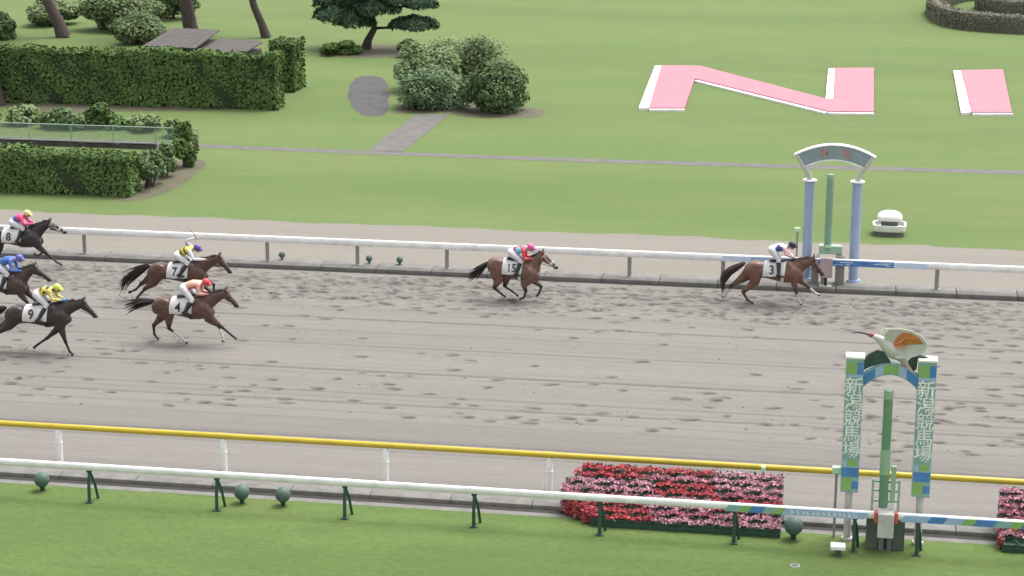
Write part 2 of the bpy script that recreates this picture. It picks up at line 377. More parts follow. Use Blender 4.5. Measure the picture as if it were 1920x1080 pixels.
# dirt course: a fine grid pressed with hoof prints and harrow grooves
DX0, DX1, DY0, DY1 = -34.0, 13.0, 45.55, 65.1
nx, ny = 740, 400
gx = np.linspace(DX0, DX1, nx); gy = np.linspace(DY0, DY1, ny)
Z = np.zeros((ny, nx)); W = np.zeros((ny, nx))
for y0 in np.arange(46, 65, 0.42):
    y = y0 + rng.normal() * 0.12; dpt = abs(rng.normal()) * 0.010 + 0.002
    if rng.random() < 0.16: dpt += 0.022
    wob = y + 0.05 * np.sin(gx * rng.uniform(0.05, 0.2) + rng.uniform(0, 6))
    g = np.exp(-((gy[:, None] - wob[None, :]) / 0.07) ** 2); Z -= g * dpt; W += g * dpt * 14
def press(cx, cy, a, b, depth, ang, dent_shade):
    i0, i1 = np.searchsorted(gx, [cx - 3 * a, cx + 3 * a]); j0, j1 = np.searchsorted(gy, [cy - 3 * b - .1, cy + 3 * b + .1])
    if i1 <= i0 or j1 <= j0: return
    X, Y = np.meshgrid(gx[i0:i1] - cx, gy[j0:j1] - cy); ca, sa = math.cos(ang), math.sin(ang)
    u = (X * ca + Y * sa) / a; v = (-X * sa + Y * ca) / b; r2 = u * u + v * v
    pit = np.exp(-r2 ** 2.2); rim = np.exp(-((np.sqrt((u + 0.5) ** 2 + v * v) - 1.5) / 0.45) ** 2)
    Z[j0:j1, i0:i1] += -depth * pit + depth * 0.45 * rim
    W[j0:j1, i0:i1] = np.maximum(W[j0:j1, i0:i1], dent_shade * np.exp(-((u - 0.15) ** 2 + (v * 1.1) ** 2) ** 2.4))  # shade inside the dents painted into the colour, as darker dug-up sand
def stride_line(y, x0, x1, dense, dep):
    x = x0
    while x < x1:
        for k in range(4):
            if rng.random() < dense:
                press(x + k * rng.uniform(0.5, 0.9), y + rng.normal() * 0.16, rng.uniform(0.12, 0.26), rng.uniform(0.07, 0.125), dep * 1.15 * rng.uniform(0.6, 1.3), rng.normal() * 0.15, rng.uniform(0.6, 1.0) * (0.62 if y > 61.2 else 1.0))
        x += rng.uniform(2.6, 4.2)
for y in np.arange(61.4, 65.0, 0.24): stride_line(y + rng.normal() * .1, DX0, DX1, 0.62, 0.045)
for y in np.arange(61.0, 64.8, 0.35): stride_line(y + rng.normal() * .1, -32, 4, 0.55, 0.07)
for y in (60.7, 60.2, 59.3, 58.2, 57.2, 56.3, 55.3, 54.6): stride_line(y, DX0, DX1, 0.24, 0.045)
for y in np.arange(50.2, 54.0, 0.5): stride_line(y, DX0, DX1, 0.38, 0.045)
for y in np.arange(49.0, 61.0, 0.5): stride_line(y, 0.5, DX1, 0.34, 0.045)
for y in np.arange(54.2, 56.5, 0.6): stride_line(y, -33, -21, 0.3, 0.05)
nz = np.zeros_like(Z)
for sc, am in ((3, .010), (7, .006), (15, .004)):
    r_ = rng.normal(size=(ny // sc + 3, nx // sc + 3))
    yy = np.arange(ny) / sc; xx = np.arange(nx) / sc; yi, xi = yy.astype(int), xx.astype(int); fy, fx = (yy - yi)[:, None], (xx - xi)[None, :]
    fy = fy * fy * (3 - 2 * fy); fx = fx * fx * (3 - 2 * fx)
    nz += am * ((r_[yi][:, xi] * (1 - fx) + r_[yi][:, xi + 1] * fx) * (1 - fy) + (r_[yi + 1][:, xi] * (1 - fx) + r_[yi + 1][:, xi + 1] * fx) * fy)
churn = np.clip((gy - 60.8) / 1.2, 0, 1)[:, None] * 1.0 + 0.35
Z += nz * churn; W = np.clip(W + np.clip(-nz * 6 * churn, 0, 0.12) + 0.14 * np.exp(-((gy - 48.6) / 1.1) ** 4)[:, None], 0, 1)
edge = np.minimum(1, np.minimum((gy - DY0) / 0.3, (DY1 - gy) / 0.1))[:, None]
Z *= np.clip(edge, 0, 1)
XX, YY = np.meshgrid(gx, gy)
idx = np.arange(nx * ny).reshape(ny, nx)
F = np.stack([idx[:-1, :-1], idx[:-1, 1:], idx[1:, 1:], idx[1:, :-1]], -1).reshape(-1, 4)
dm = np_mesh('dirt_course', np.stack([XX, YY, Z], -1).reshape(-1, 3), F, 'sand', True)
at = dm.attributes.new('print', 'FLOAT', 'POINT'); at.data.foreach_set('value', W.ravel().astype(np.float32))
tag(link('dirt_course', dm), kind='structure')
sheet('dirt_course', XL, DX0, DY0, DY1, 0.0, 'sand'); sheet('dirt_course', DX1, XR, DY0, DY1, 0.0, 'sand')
sheet('drain_channel', XL, XR, 65.1, 65.42, -0.04, 'concd')
mb = MB()
for x in np.arange(-34, 16, 2.0): mb.box(x + 0.008, x + 1.992, 65.42, 66.35, -0.15, 0.10, 0.03)
mb.box(XL, -34.01, 65.42, 66.35, -0.15, 0.10); mb.box(16.01, XR, 65.42, 66.35, -0.15, 0.10)
tag(mb.build('inner_kerb', 'conc', smooth=True), kind='structure')
# sandy strip with an uneven edge against the lawn
ex = np.linspace(-60, 30, 240); ey = 72.45 + np.cumsum(rng.normal(size=240)) * 0.0 + 0.10 * np.sin(ex * 0.7) + 0.08 * np.sin(ex * 2.3 + 1) + rng.normal(size=240) * 0.035
edge_pts = [(XL, 72.4)] + list(zip(ex, ey)) + [(XR, 72.4)]
poly_sheet('sand_strip', [(XL, 66.35)] + [(XR, 66.35)] + edge_pts[::-1], 0.0, 'sandp')
poly_sheet('infield_lawn', edge_pts + [(1500, 75), (1500, 2600), (-1500, 2600), (-1500, 75)], 0.0, 'infield')
# footpaths and bare patches on the lawn
py = lambda x: 86.65 + 0.25 * math.sin(x * 0.12)
fp = [(x, py(x) + 0.42) for x in np.linspace(-34, 60, 80)] + [(x, py(x) - 0.42) for x in np.linspace(60, -34, 80)]
poly_sheet('footpath', fp, 0.006, 'asphalt')
poly_sheet('garden_path', [(-21.5, 86.9), (-19.9, 87.0), (-19.75, 92), (-19.7, 96.9), (-21.3, 97.0), (-21.5, 92)], 0.011, 'asphalt')
poly_sheet('stone_patch', blob_poly([(-27.2, 107.4), (-26.4, 108.6), (-25.3, 106.9), (-23.8, 101.2), (-22.9, 96.5), (-23.8, 95.9), (-24.8, 97.7), (-26.2, 101.7)], 6, 0.05), 0.006, 'stone')
poly_sheet('soil_patch', blob_poly([(-44, 96.2), (-41.6, 94.6), (-38.9, 93.8), (-36.6, 95.0), (-33, 95.9), (-30, 97.2), (-29.5, 98.5), (-34, 97.2), (-39, 97.5)], 6, 0.03), 0.006, 'soil')
poly_sheet('soil_patch', blob_poly([(-22.6, 97.0), (-21.3, 97.25), (-19.7, 97.2), (-18.5, 96.4), (-16.0, 96.6), (-15.0, 97.4), (-15.6, 99.5), (-19, 100.5), (-22.5, 100.5)], 6, 0.04), 0.0055, 'soil')
poly_sheet('soil_patch', blob_poly([(-29.2, 75.3), (-28.2, 75.1), (-27.5, 77.5), (-27.6, 80.5), (-28.0, 83.2), (-29.3, 83.4), (-29.5, 79)], 6, 0.02), 0.006, 'soil')
poly_sheet('soil_patch', blob_poly([(-31.5, 117), (-29.5, 115.2), (-27.2, 116), (-26.3, 118.5), (-27.5, 121), (-30.2, 121)], 6, 0.05), 0.006, 'soil')
# loose clods thrown up around the hoof prints
n = 3000
cy = np.concatenate([rng.uniform(60.8, 65.0, n * 2 // 3), rng.uniform(49.5, 60.8, n - n * 2 // 3)]); cx_ = rng.uniform(-30, 8, n)
oct_v = np.array([(1, 0, 0), (-1, 0, 0), (0, 1, 0), (0, -1, 0), (0, 0, 1), (0, 0, -1)], float); oct_f = np.array([(0, 2, 4), (2, 1, 4), (1, 3, 4), (3, 0, 4), (2, 0, 5), (1, 2, 5), (3, 1, 5), (0, 3, 5)])
def clods(P, size):
    k = len(P); sz = (size * rng.lognormal(0, .5, k))[:, None, None] * rng.uniform(.6, 1.3, (k, 6, 1))
    V = P[:, None, :] + oct_v[None] * sz * np.array([1.3, 1.0, .55]); F = oct_f[None] + (np.arange(k) * 6)[:, None, None]; return V.reshape(-1, 3), F.reshape(-1, 3)
V, F = clods(np.stack([cx_, cy, np.full(n, .002)], 1), .013)
tag(link('sand_clods', np_mesh('sand_clods', V, F, 'service')), 'loose grey sand clods scattered over the dirt course', 'sand', kind='stuff')

# ------------------------------------------------------------------ rails
def rail_profile(mb, x0, x1, y, zt, h, d, seg=1):
    pr = [(-d / 2, -h * .75), (-d / 2, -h * .25), (-d * .32, -h * .04), (0, 0), (d * .32, -h * .04), (d / 2, -h * .25), (d / 2, -h * .75), (d * .3, -h), (-d * .3, -h)]
    xs = np.linspace(x0, x1, seg + 1); k = len(pr)
    vs = [(x, y + a, zt + b) for x in xs for a, b in pr]
    fs = [(i * k + j, (i + 1) * k + j, (i + 1) * k + (j + 1) % k, i * k + (j + 1) % k) for i in range(seg) for j in range(k)] + [tuple(range(k)), tuple(seg * k + j for j in range(k))[::-1]]
    return mb.add(vs, fs)
# far white rail
far = empty('running_rail', (-10, 65.9, 0.1), 'long white running rail on grey posts along the far side of the dirt', 'rail')
x = -48.0
FARX = [-36.5, -33.3, -30.1, -26.9, -23.0, -20.04, -16.74, -13.51, -10.25, -7.07, -3.85, -0.45, 3.35, 6.6, 9.9, 13.1]
cuts = [-50, -36.5, -26.9, -16.74, -7.07, 3.35, 13.1, 40]
for a, b in zip(cuts[:-1], cuts[1:]): rail_profile(MB(), a + .003, b - .003, 65.9, 1.02, 0.235, 0.16).build('rail_beam', 'white', far, smooth=True)
pm = MB().tube([(0, 0, 0.09), (0, 0.0, 0.45), (0, 0, 0.80)], [0.075, 0.07, 0.07], 12, cap=False).box(-.12, .12, -.12, .12, 0.088, 0.115, 0.008).mesh('post', 'greypost', smooth=True)
for x in FARX: link('post', pm, far, (x + 10, 0.0, -0.1))
# blue banner wrap on the far rail
fb = empty('rail_banner', (-0.4, 65.79, 0.9), 'blue sponsor wrap on the far white rail beside the winning post', 'banner')
cols = ['palest', 'lblue', 'blue', 'blue', 'blue', 'palest']
xs = [-3.87, -2.9, -1.9, -0.65, 0.35, 1.9, 3.03]
for i in range(6):
    MB().box(xs[i], xs[i + 1] - 0.004, 65.795, 65.812, 0.79, 0.99, 0.004).build('wrap_panel', cols[i], fb)
for i in range(26):
    x = random.uniform(-1.8, 1.8); MB().box(x, x + random.uniform(.1, .5), 65.788, 65.7945, (z := random.uniform(.82, .95)), z + random.uniform(.012, .03)).build('wrap_stripe', random.choice(['white', 'lblue', 'blue']), fb)

for x in (-26.9, -16.74, -7.07): rail_profile(MB(), x - .16, x + .16, 65.9, 1.026, 0.247, 0.172).build('joint_sleeve', 'white', far, smooth=True)
# yellow rail on white posts
yr = empty('yellow_rail', (-8, 45.2, 0), 'bright yellow tubular rail on round white posts between dirt and service path', 'rail')
YX = [-28.0, -23.75, -19.45, -15.07, -10.88, -6.75, -2.6, 1.55, 5.7, 9.8]
for a, b in zip([-40] + YX[1::2], YX[1::2] + [30]):
    MB().tube([(a + .002, 45.2, 0.92), (b - .002, 45.2, 0.92)], 0.075, 14, cap=False).build('rail_beam', 'yellow', yr, smooth=True)
pm = MB().tube([(0, 0, 0), (0, 0, .5)], [.085, .085], 14, cap=False).tube([(0, 0, .5), (0, 0, .835), (0, 0, .86)], [.078, .078, .06], 14, cap=False).tube([(0, 0, .485), (0, 0, .515)], [.094, .094], 14, cap=False).mesh('post', 'white', smooth=True)
for x in YX: link('post', pm, yr, (x + 8, 0, 0))

for x in YX[1::2]: MB().tube([(x - .14, 45.2, 0.92), (x + .14, 45.2, 0.92)], 0.082, 14, cap=False).build('joint_sleeve', 'yellow', yr, smooth=True)
# near white rail on dark green double-leg brackets
nr = empty('running_rail', (-8, 42.6, 0), 'white running rail on dark green legs at the edge of the turf course', 'rail')
NX = [-26.9, -23.8, -20.7, -17.6, -14.39, -11.24, -8.13, -5.16, -2.06, 0.65, 2.06, 5.2, 8.3]
for a, b in zip([-40] + NX[1::2], NX[1::2] + [30]):
    rail_profile(MB(), a + .003, b - .003, 42.6, 0.965, 0.155, 0.13).build('rail_beam', 'white', nr, smooth=True)
for x in NX[1:-4:2]: rail_profile(MB(), x - .14, x + .14, 42.6, 0.969, 0.163, 0.138).build('joint_sleeve', 'white', nr, smooth=True)
pm = MB()
pm.tube([(0, -.10, 0), (0, -.08, .45), (0, 0, .79)], [.045, .042, .038], 8, cap=False).tube([(.10, .22, 0), (.06, .13, .45), (0, .02, .77)], [.035, .035, .032], 8, cap=False)
pm.box(-.06, .06, -.06, .06, .755, .795, .006).box(-.09, .09, -.16, -.04, 0, .03, .006)
pm = pm.mesh('bracket', 'dgreen', smooth=True)
for x in NX: link('bracket', pm, nr, (x + 8, 0, 0))
nb = empty('rail_banner', (2, 42.49, 0.88), 'blue and green patterned wrap on the near white rail, right of the flowers', 'banner')
def wrap(x0, x1, mat, sk=.10):
    MB().add([(x0, 42.500, .79), (x1 - .004, 42.500, .79), (x1 + sk - .004, 42.500, .95), (x0 + sk, 42.500, .95), (x0, 42.516, .79), (x1 - .004, 42.516, .79), (x1 + sk - .004, 42.516, .95), (x0 + sk, 42.516, .95)], [(0, 1, 2, 3), (7, 6, 5, 4), (0, 4, 5, 1), (1, 5, 6, 2), (2, 6, 7, 3), (3, 7, 4, 0)]).build('wrap_panel', mat, nb)
for x0, x1, m_ in ((-2.3, -1.98, 'teal'), (-1.98, -1.76, 'lime'), (-1.76, -1.45, 'blue'), (-1.45, -1.2, 'teal'), (-1.2, -1.0, 'lime'), (-1.0, .86, 'lblue'), (1.66, 2.25, 'lblue'), (2.25, 2.6, 'blue'), (2.6, 3.0, 'lblue'), (3.0, 3.25, 'lime'), (3.25, 3.7, 'blue'), (3.7, 4.05, 'teal'), (4.05, 4.3, 'lime'), (4.3, 4.7, 'blue'), (4.7, 5.3, 'lblue'), (5.3, 6.1, 'teal'), (6.1, 7.0, 'blue'), (7.0, 8.4, 'lblue')): wrap(x0, x1, m_)
x = -.78
while x < .75:
    for dx, za, zb in ((0, .825, .905), (random.uniform(.03, .05), .825, random.uniform(.86, .905))): MB().box(x + dx, x + dx + .018, 42.492, 42.499, za, zb).build('wrap_lettering', 'white', nb)
    z_ = random.choice((.825, .86, .89)); MB().box(x + .0185, x + .04, 42.492, 42.499, z_, z_ + .016).build('wrap_lettering', 'white', nb)
    x += random.uniform(.09, .16)

# ------------------------------------------------------------------ green balls on stalks
def ball(loc, r, label, grp):
    t = empty('ball_marker', loc, label, 'marker', grp)
    mb = MB(); mb.ell((loc[0], loc[1], loc[2] + r * 1.5), (r, r, r), 18, 12); mb.build('ball', 'ballgreen', t, smooth=True)
    MB().tube([(loc[0], loc[1], loc[2]), (loc[0], loc[1], loc[2] + r * .35), (loc[0], loc[1], loc[2] + r * .8)], [r * .3, r * .28, r * .62], 12, cap=False).build('stalk', 'dgreen', t, smooth=True)
g = 'green balls by the turf rail'
ball((-19.05, 43.1, 0), .19, 'green ball on stalk by the turf rail, leftmost of all', g)
ball((-13.95, 43.1, 0), .19, 'green ball on stalk by the turf rail, left one of the close pair', g)
ball((-12.92, 43.1, 0), .19, 'green ball on stalk by the turf rail, right one of the close pair', g)
ball((-0.72, 43.02, 0), .22, 'green ball on stalk beside the right end of the flower display', g)
g = 'small balls behind the far rail'
ball((-19.58, 66.15, .10), .12, 'small green ball behind the far rail, leftmost of three', g)
ball((-16.38, 66.15, .10), .12, 'small green ball behind the far rail, middle of three', g)
ball((-15.27, 66.15, .10), .12, 'small green ball behind the far rail, rightmost of three', g)

# ------------------------------------------------------------------ tiered flower beds
def flower_bed(x_l, x_r, label, cols, taper):
    t = empty('flower_display', ((x_l + x_r) / 2, 43.1, 0), label, 'flower bed', 'tiered flower displays behind the turf rail')
    nrow = 8
    for i in range(nrow):
        y0 = 43.02 + i * .205; z = .13 + i * .098
        xl = x_l - taper[i]
        st = MB().box(xl, x_r, y0, y0 + .20, 0, z - .012, .01).build('tier', 'dgreen', t)
        segs = np.linspace(xl, x_r, 4) if x_r - xl < 5 else [xl, x_l + (x_r - x_l) * .32, x_l + (x_r - x_l) * .64, x_r]
        for s_ in range(3):
            a, b = segs[s_], segs[s_ + 1]
            pl = MB().box(a + .012, b - .012, y0 + .015, y0 + .185, z - .01, z + .06, .008).build('planter', 'dgreen', t)
            L = b - a; c = cols[i][s_]
            nl = int(L * 70); P = np.stack([rng.uniform(a, b, nl), y0 + .10 + rng.normal(size=nl) * .07, z + .06 + rng.uniform(-.06, .10, nl)], 1)
            leaf_obj('leaves', P, np.tile([0, -.4, .8], (nl, 1)), .045, 'fl_leaf', pl, .4)['kind'] = 'stuff'
            if c:
                nf = int(L * 620); xs_ = rng.uniform(a, b, nf)
                hump = .03 * np.sin(xs_ * 9 + i * 2) + .02 * np.sin(xs_ * 23 + i)
                P = np.stack([xs_, y0 + .10 + rng.normal(size=nf) * .06, z + .09 + hump * .7 + rng.uniform(0, .055, nf)], 1)
                keep = rng.random(nf) < (0.88 + 0.12 * np.sin(xs_ * 5 + i * 1.7)); P = P[keep]
                o = leaf_obj('flowers', P, np.tile([0, -.5, .8], (len(P), 1)), .029, c, pl, .45, .8); o['kind'] = 'stuff'
        if i and taper[i] > taper[i - 1] + .02:
            nf = int((taper[i] - taper[i - 1]) * 1500); P = np.stack([rng.uniform(xl - .03, x_l - taper[i - 1] + .05, nf), y0 - .03 + rng.normal(size=nf) * .025, rng.uniform(.05, z + .1, nf)], 1)
            leaf_obj('flowers', P, np.tile([0, -.8, .5], (nf, 1)), .03, 'fl_red' if i < 4 else 'fl_pink', st, .45, .8)['kind'] = 'stuff'
    return t
r_, m_, p_ = 'fl_red', 'fl_mag', 'fl_pink'
flower_bed(-5.45, -1.02, 'tiered bank of red and pink flowers behind the near white rail',
    [(r_, p_, p_), (r_, m_, p_), (r_, p_, r_), (m_, p_, r_), (p_, r_, m_), (p_, r_, p_), (r_, m_, p_), (r_, r_, p_)], [0, .18, .42, .66, .80, .72, .55, .4])
flower_bed(3.98, 8.4, 'tiered pink and red flower bank cut by the right edge of the picture',
    [(None, None, p_), (p_, p_, r_), (r_, r_, p_), (m_, p_, r_), (m_, r_, p_), (m_, m_, r_), (p_, m_, m_), (p_, p_, r_)], [0, .05, .08, .08, .06, .05, .03, 0])

# ------------------------------------------------------------------ near gate, ibis figure, winning post
ng = empty('finish_gate', (1.28, 43.2, 0), 'teal banner gate with two printed columns standing at the turf winning post', 'gate')
def banner_column(cx, z0, z1):
    c = MB().box(cx - .2, cx + .2, 43.03, 43.38, z0, z1 - .05, .012).build('banner_column', 'teal', ng)
    MB().box(cx - .215, cx + .215, 43.015, 43.395, z1 - .048, z1 + .01, .012).build('column_cap', 'white', c)
    fy = 43.03
    def panel(x0, x1, za, zb, mat, dy=.006, sk=0.0):
        MB().slab([(x0, za), (x1, za + sk), (x1, zb + sk), (x0, zb)], fy - dy, fy - .001).build('printed_panel', mat, c)
    panel(cx - .19, cx + .05, z1 - .40, z1 - .12, 'lime'); panel(cx + .055, cx + .19, z1 - .40, z1 - .12, 'blue')
    panel(cx - .19, cx + .19, z1 - .48, z1 - .405, 'lblue')
    panel(cx - .19, cx + .04, z0 + .06, z0 + .36, 'lime'); panel(cx + .045, cx + .19, z0 + .10, z0 + .28, 'blue')
    panel(cx - .19, cx + .19, z0 + .38, z0 + .60, 'blue'); panel(cx - .19, cx + .19, z0 + .61, z0 + .78, 'lblue')
    panel(cx - .08, cx + .15, z0 + .64, z0 + .79, 'lime', .009)
    for i, ch in enumerate('新潟競馬場'):
        me = text_mesh(ch, .42); a = coords(me); zc = z1 - .70 - i * .38
        v = np.stack([cx + a[:, 0], np.full(len(a), fy - .008), zc + a[:, 1]], 1) - np.array(org(ng))
        me.vertices.foreach_set('co', v.ravel()); me.materials.clear(); me.materials.append(M['white']); link('character', me, c)
    MB().tube([(cx, 43.2, 0), (cx, 43.2, .06)], [.13, .13], 16, cap=False).tube([(cx, 43.2, .06), (cx, 43.2, z0)], [.085, .085], 16, cap=False).build('leg', 'offwhite', ng, smooth=True)
banner_column(0.50, 1.22, 4.45); banner_column(2.10, 1.20, 4.45)
def arc_pts(x0, x1, z0, sag, n=15):
    return [(x0 + (x1 - x0) * t, z0 + sag * (1 - (2 * t - 1) ** 2)) for t in np.linspace(0, 1, n)]
up = arc_pts(.70, 1.90, 4.05, .27); lo = arc_pts(.70, 1.90, 3.74, .32)
n = len(up)
hd = MB().slab(up + lo[::-1], 43.08, 43.32).build('arch_header', 'teal', ng)
for a, b, mat in ((0, 3, 'blue'), (3, 5, 'lblue'), (5, 9, 'lime'), (9, 11, 'lblue'), (11, 14, 'blue')):
    q = [(x, z - .03) for x, z in up[a:b + 1]] + [(x, z + .03) for x, z in lo[a:b + 1]][::-1]
    MB().slab(q, 43.071, 43.079).build('printed_panel', mat, hd)
# ibis figure on the arch
ib = empty('ibis_sculpture', (1.3, 43.2, 4.3), 'white ibis figure with raised orange wing on top of the teal gate', 'sculpture')
mb = MB()
mb.tube([(.86, 43.2, 4.92), (1.0, 43.2, 4.86), (1.15, 43.2, 4.74), (1.36, 43.2, 4.60), (1.52, 43.2, 4.48), (1.60, 43.2, 4.36)], [.055, .085, .15, .20, .15, .08], 14)
me = shift(remesh(mb, .02, 4), -np.array(org(ib))); me.materials.append(M['ibiswhite']); link('body', me, ib)
MB().ell((.84, 43.2, 4.93), (.085, .055, .055)).build('face', 'ibisred', ib, smooth=True)
MB().tube([(.80, 43.2, 4.94), (.66, 43.2, 4.975), (.52, 43.2, 4.985), (.40, 43.2, 4.96)], [.028, .024, .018, .008], 8).build('beak', 'black', ib, smooth=True)
def fan(name, root, tips, y0, y1, mat, parent, th=.03):
    pts = [root] + tips
    vs = [(x, y0 + (y1 - y0) * i / len(pts), z) for i, (x, z) in enumerate(pts)]
    k = len(pts); vs2 = [(x, y + th, z) for x, y, z in vs]
    fs = [(0, i, i + 1) for i in range(1, k - 1)] + [(k, k + i + 1, k + i) for i in range(1, k - 1)] + [(i, (i + 1) % k, (i + 1) % k + k, i + k) for i in range(k)]
    return MB().add(vs + vs2, fs).build(name, mat, parent)
w1 = fan('wing', (1.18, 4.66), [(1.10, 4.98), (1.22, 5.12), (1.48, 5.14), (1.72, 5.10), (1.92, 5.0), (2.06, 4.84), (2.02, 4.66), (1.86, 4.55), (1.62, 4.48), (1.40, 4.48)], 43.12, 42.98, 'ibiswhite', ib)
fan('wing_lining', (1.28, 4.74), [(1.42, 4.98), (1.52, 5.06), (1.70, 5.05), (1.86, 4.97), (1.97, 4.84), (1.86, 4.90), (1.70, 4.97), (1.56, 4.95), (1.50, 4.86), (1.58, 4.78), (1.46, 4.72)], 43.085, 42.95, 'ibisorange', w1, .02)
w2 = fan('wing', (1.12, 4.72), [(1.02, 4.96), (1.12, 5.06), (1.30, 5.02), (1.42, 4.86)], 43.32, 43.45, 'ibiswhite', ib)
MB().tube([(1.56, 43.15, 4.36), (1.66, 43.13, 4.24), (1.78, 43.1, 4.12)], [.075, .06, .04], 10, lat=.6).build('tail', 'ibispink', ib, smooth=True)
# painted leaves flanking the figure
for nm, q, lab in (('leaf_panel', [(.66, 4.10), (.70, 4.38), (.80, 4.50), (.98, 4.60), (1.12, 4.56), (1.24, 4.40), (1.30, 4.31), (1.08, 4.30), (.88, 4.22)], 'dark green leaf shape left under the ibis figure'),
                   ('leaf_panel', [(1.60, 4.22), (1.68, 4.40), (1.80, 4.52), (1.95, 4.53), (2.10, 4.48), (1.88, 4.44), (1.86, 4.20), (1.76, 4.10)], 'dark green leaf shape right under the ibis figure')):
    o = MB().slab(q, 43.16, 43.24).build(nm, 'leafpaint', hd)

wp = empty('winning_post', (1.35, 42.95, 0), 'green winning post pole inside the teal banner gate, grey base', 'post')
MB().tube([(1.27, 42.95, .95), (1.27, 42.95, 3.55)], [.105, .105], 18, cap=False).build('pole', 'pgreen', wp, smooth=True)
MB().tube([(1.27, 42.95, 3.55), (1.27, 42.95, 3.74), (1.27, 42.95, 3.76)], [.11, .11, .09], 18, cap=False).build('pole_top', 'lgreen', wp, smooth=True)
MB().tube([(1.27, 42.95, 1.75), (1.27, 42.95, 2.35)], [.118, .118], 18, cap=False).build('pole_sleeve', 'lgreen', wp, smooth=True)
MB().box(1.42, 1.53, 42.9, 43.0, 1.1, 1.95, .01).build('side_plate', 'lgreen', wp)
for z in (1.05, 1.3, 1.52):
    MB().box(1.0, 1.64, 42.99, 43.03, z, z + .05, .006).build('bracket_bar', 'lgreen', wp)
for x in (1.0, 1.59): MB().box(x, x + .05, 42.985, 43.035, .8, 1.6, .006).build('bracket_post', 'lgreen', wp)
MB().box(.92, 1.20, 42.72, 43.2, 0, .74, .015).build('base_cabinet', 'cabinet', wp); MB().box(1.50, 1.78, 42.72, 43.2, 0, .74, .015).build('base_cabinet', 'cabinet', wp)
MB().box(1.205, 1.495, 42.66, 43.1, 0, .36, .01).build('pedestal', 'conc', wp)
MB().box(1.32, 1.39, 42.650, 42.659, .04, .32, .0).build('slot', 'number', wp)
MB().box(1.16, 1.52, 42.42, 42.70, .40, .97, .012).build('white_box', 'offwhite', wp)
for x0, x1 in ((1.075, 1.155), (1.525, 1.605)): MB().box(x0, x1, 42.47, 42.66, .74, .99, .008).build('red_panel', 'red', wp)

def lamp_post(x, y, z, label, zb=0, wd=.10):
    t = empty('sensor_post', (x, y, zb), label, 'post', 'slim posts with a mint box on top')
    MB().tube([(x, y, zb), (x, y, z - .1)], [.03, .03], 8, cap=False).build('pole', 'greypost', t, smooth=True)
    MB().box(x - wd, x + wd, y - .08, y + .08, z - .1, z + .05, .012).build('lamp_box', 'mint', t)
lamp_post(0.20, 43.3, 1.68, 'slim post with mint box just left of the teal gate')
lamp_post(-1.52, 43.05 + 1.75, 1.05, 'slim post with mint box rising behind the right end of the flowers', wd=.05)
lamp_post(-1.38, 66.5, 1.86, 'slim post with mint box beside the left lavender pillar', .0)
ws = empty('marker_box', (0.3, 42.2, 0), 'low white box on a short leg on the grass left of the gate', 'marker')
MB().box(.13, .47, 42.1, 42.38, .16, .26, .02).build('lid', 'white', ws); MB().box(.24, .38, 42.16, 42.30, 0, .16, .01).build('leg', 'wood', ws)
sp = empty('sprinkler_cover', (-.63, 41.45, 0), 'small round white-rimmed sprinkler cover flush in the turf', 'cover')
MB().tube([(-.63, 41.45, .0), (-.63, 41.45, .02)], [.11, .105], 18, cap=False).build('rim', 'offwhite', sp, smooth=True)
MB().tube([(-.63, 41.45, .02), (-.63, 41.45, .026)], [.09, .085], 18, cap=False).build('lid', 'cabinet', sp, smooth=True)

# ------------------------------------------------------------------ far gate and far winning post
fg = empty('finish_gate', (-0.2, 66.6, 0), 'lavender pillared gate with curved grey sign at the dirt finish', 'gate')
for cx, zt in ((-1.03, 3.55), (.57, 3.55)):
    p = MB().tube([(cx, 66.6, 0), (cx, 66.6, zt)], [.165, .165], 24, cap=False).build('pillar', 'lavender', fg, smooth=True)
    MB().tube([(cx, 66.6, zt - .002), (cx, 66.6, zt + .03), (cx, 66.6, zt + .045)], [.245, .245, .2], 24, cap=False).build('pillar_cap', 'white', p, smooth=True)
    MB().tube([(cx, 66.6, 0.0), (cx, 66.6, .14)], [.25, .23], 24, cap=False).build('pillar_base', 'lblue', p, smooth=True)
cx = -.23
def arcn(x0, x1, z0, sag, n=21): return [(x0 + (x1 - x0) * t, z0 + sag * (1 - (2 * t - 1) ** 2)) for t in np.linspace(0, 1, n)]
ou = arcn(-1.50, 1.05, 4.44, .36); inn = arcn(-1.24, .79, 4.02, .27)
sg = MB().slab(ou + inn[::-1], 66.53, 66.67).build('sign_panel', 'signgrey', fg)
MB().tube([(x, 66.6, z) for x, z in arcn(-1.56, 1.11, 4.43, .38)], .05, 10, lat=2.2).build('sign_frame', 'white', sg, smooth=True)
MB().tube([(x, 66.6, z) for x, z in inn], .038, 10, lat=2.4).build('sign_frame', 'white', sg, smooth=True)
for s in (-1, 1):
    MB().tube([(cx + s * 1.27, 66.6, 4.42), (cx + s * 1.02, 66.6, 4.02)], .075, 10, lat=1.4).build('sign_frame', 'offwhite', sg, smooth=True)
    MB().tube([(cx + s * 1.02, 66.6, 4.0), (cx + s * .90, 66.6, 3.86), (cx + s * .83, 66.6, 3.72), (cx + s * .80, 66.6, 3.57)], [.09, .095, .10, .10], 12, cap=False).build('sign_arm', 'armpale', fg, smooth=True)
for ch, x, z, rt in (('新', -.60, 4.50, .10), ('潟', .14, 4.50, -.10)):
    me = text_mesh(ch, .34); a = coords(me); c_, s_ = math.cos(rt), math.sin(rt)
    v = np.stack([x + a[:, 0] * c_ - a[:, 1] * s_, np.full(len(a), 66.524), z + a[:, 0] * s_ + a[:, 1] * c_], 1) - np.array(org(fg))
    me.vertices.foreach_set('co', v.ravel()); me.materials.clear(); me.materials.append(M['signred']); link('character', me, sg)
fp_ = empty('winning_post', (-.3, 66.2, .1), 'pale green post between the lavender pillars, pink box at its foot', 'post')
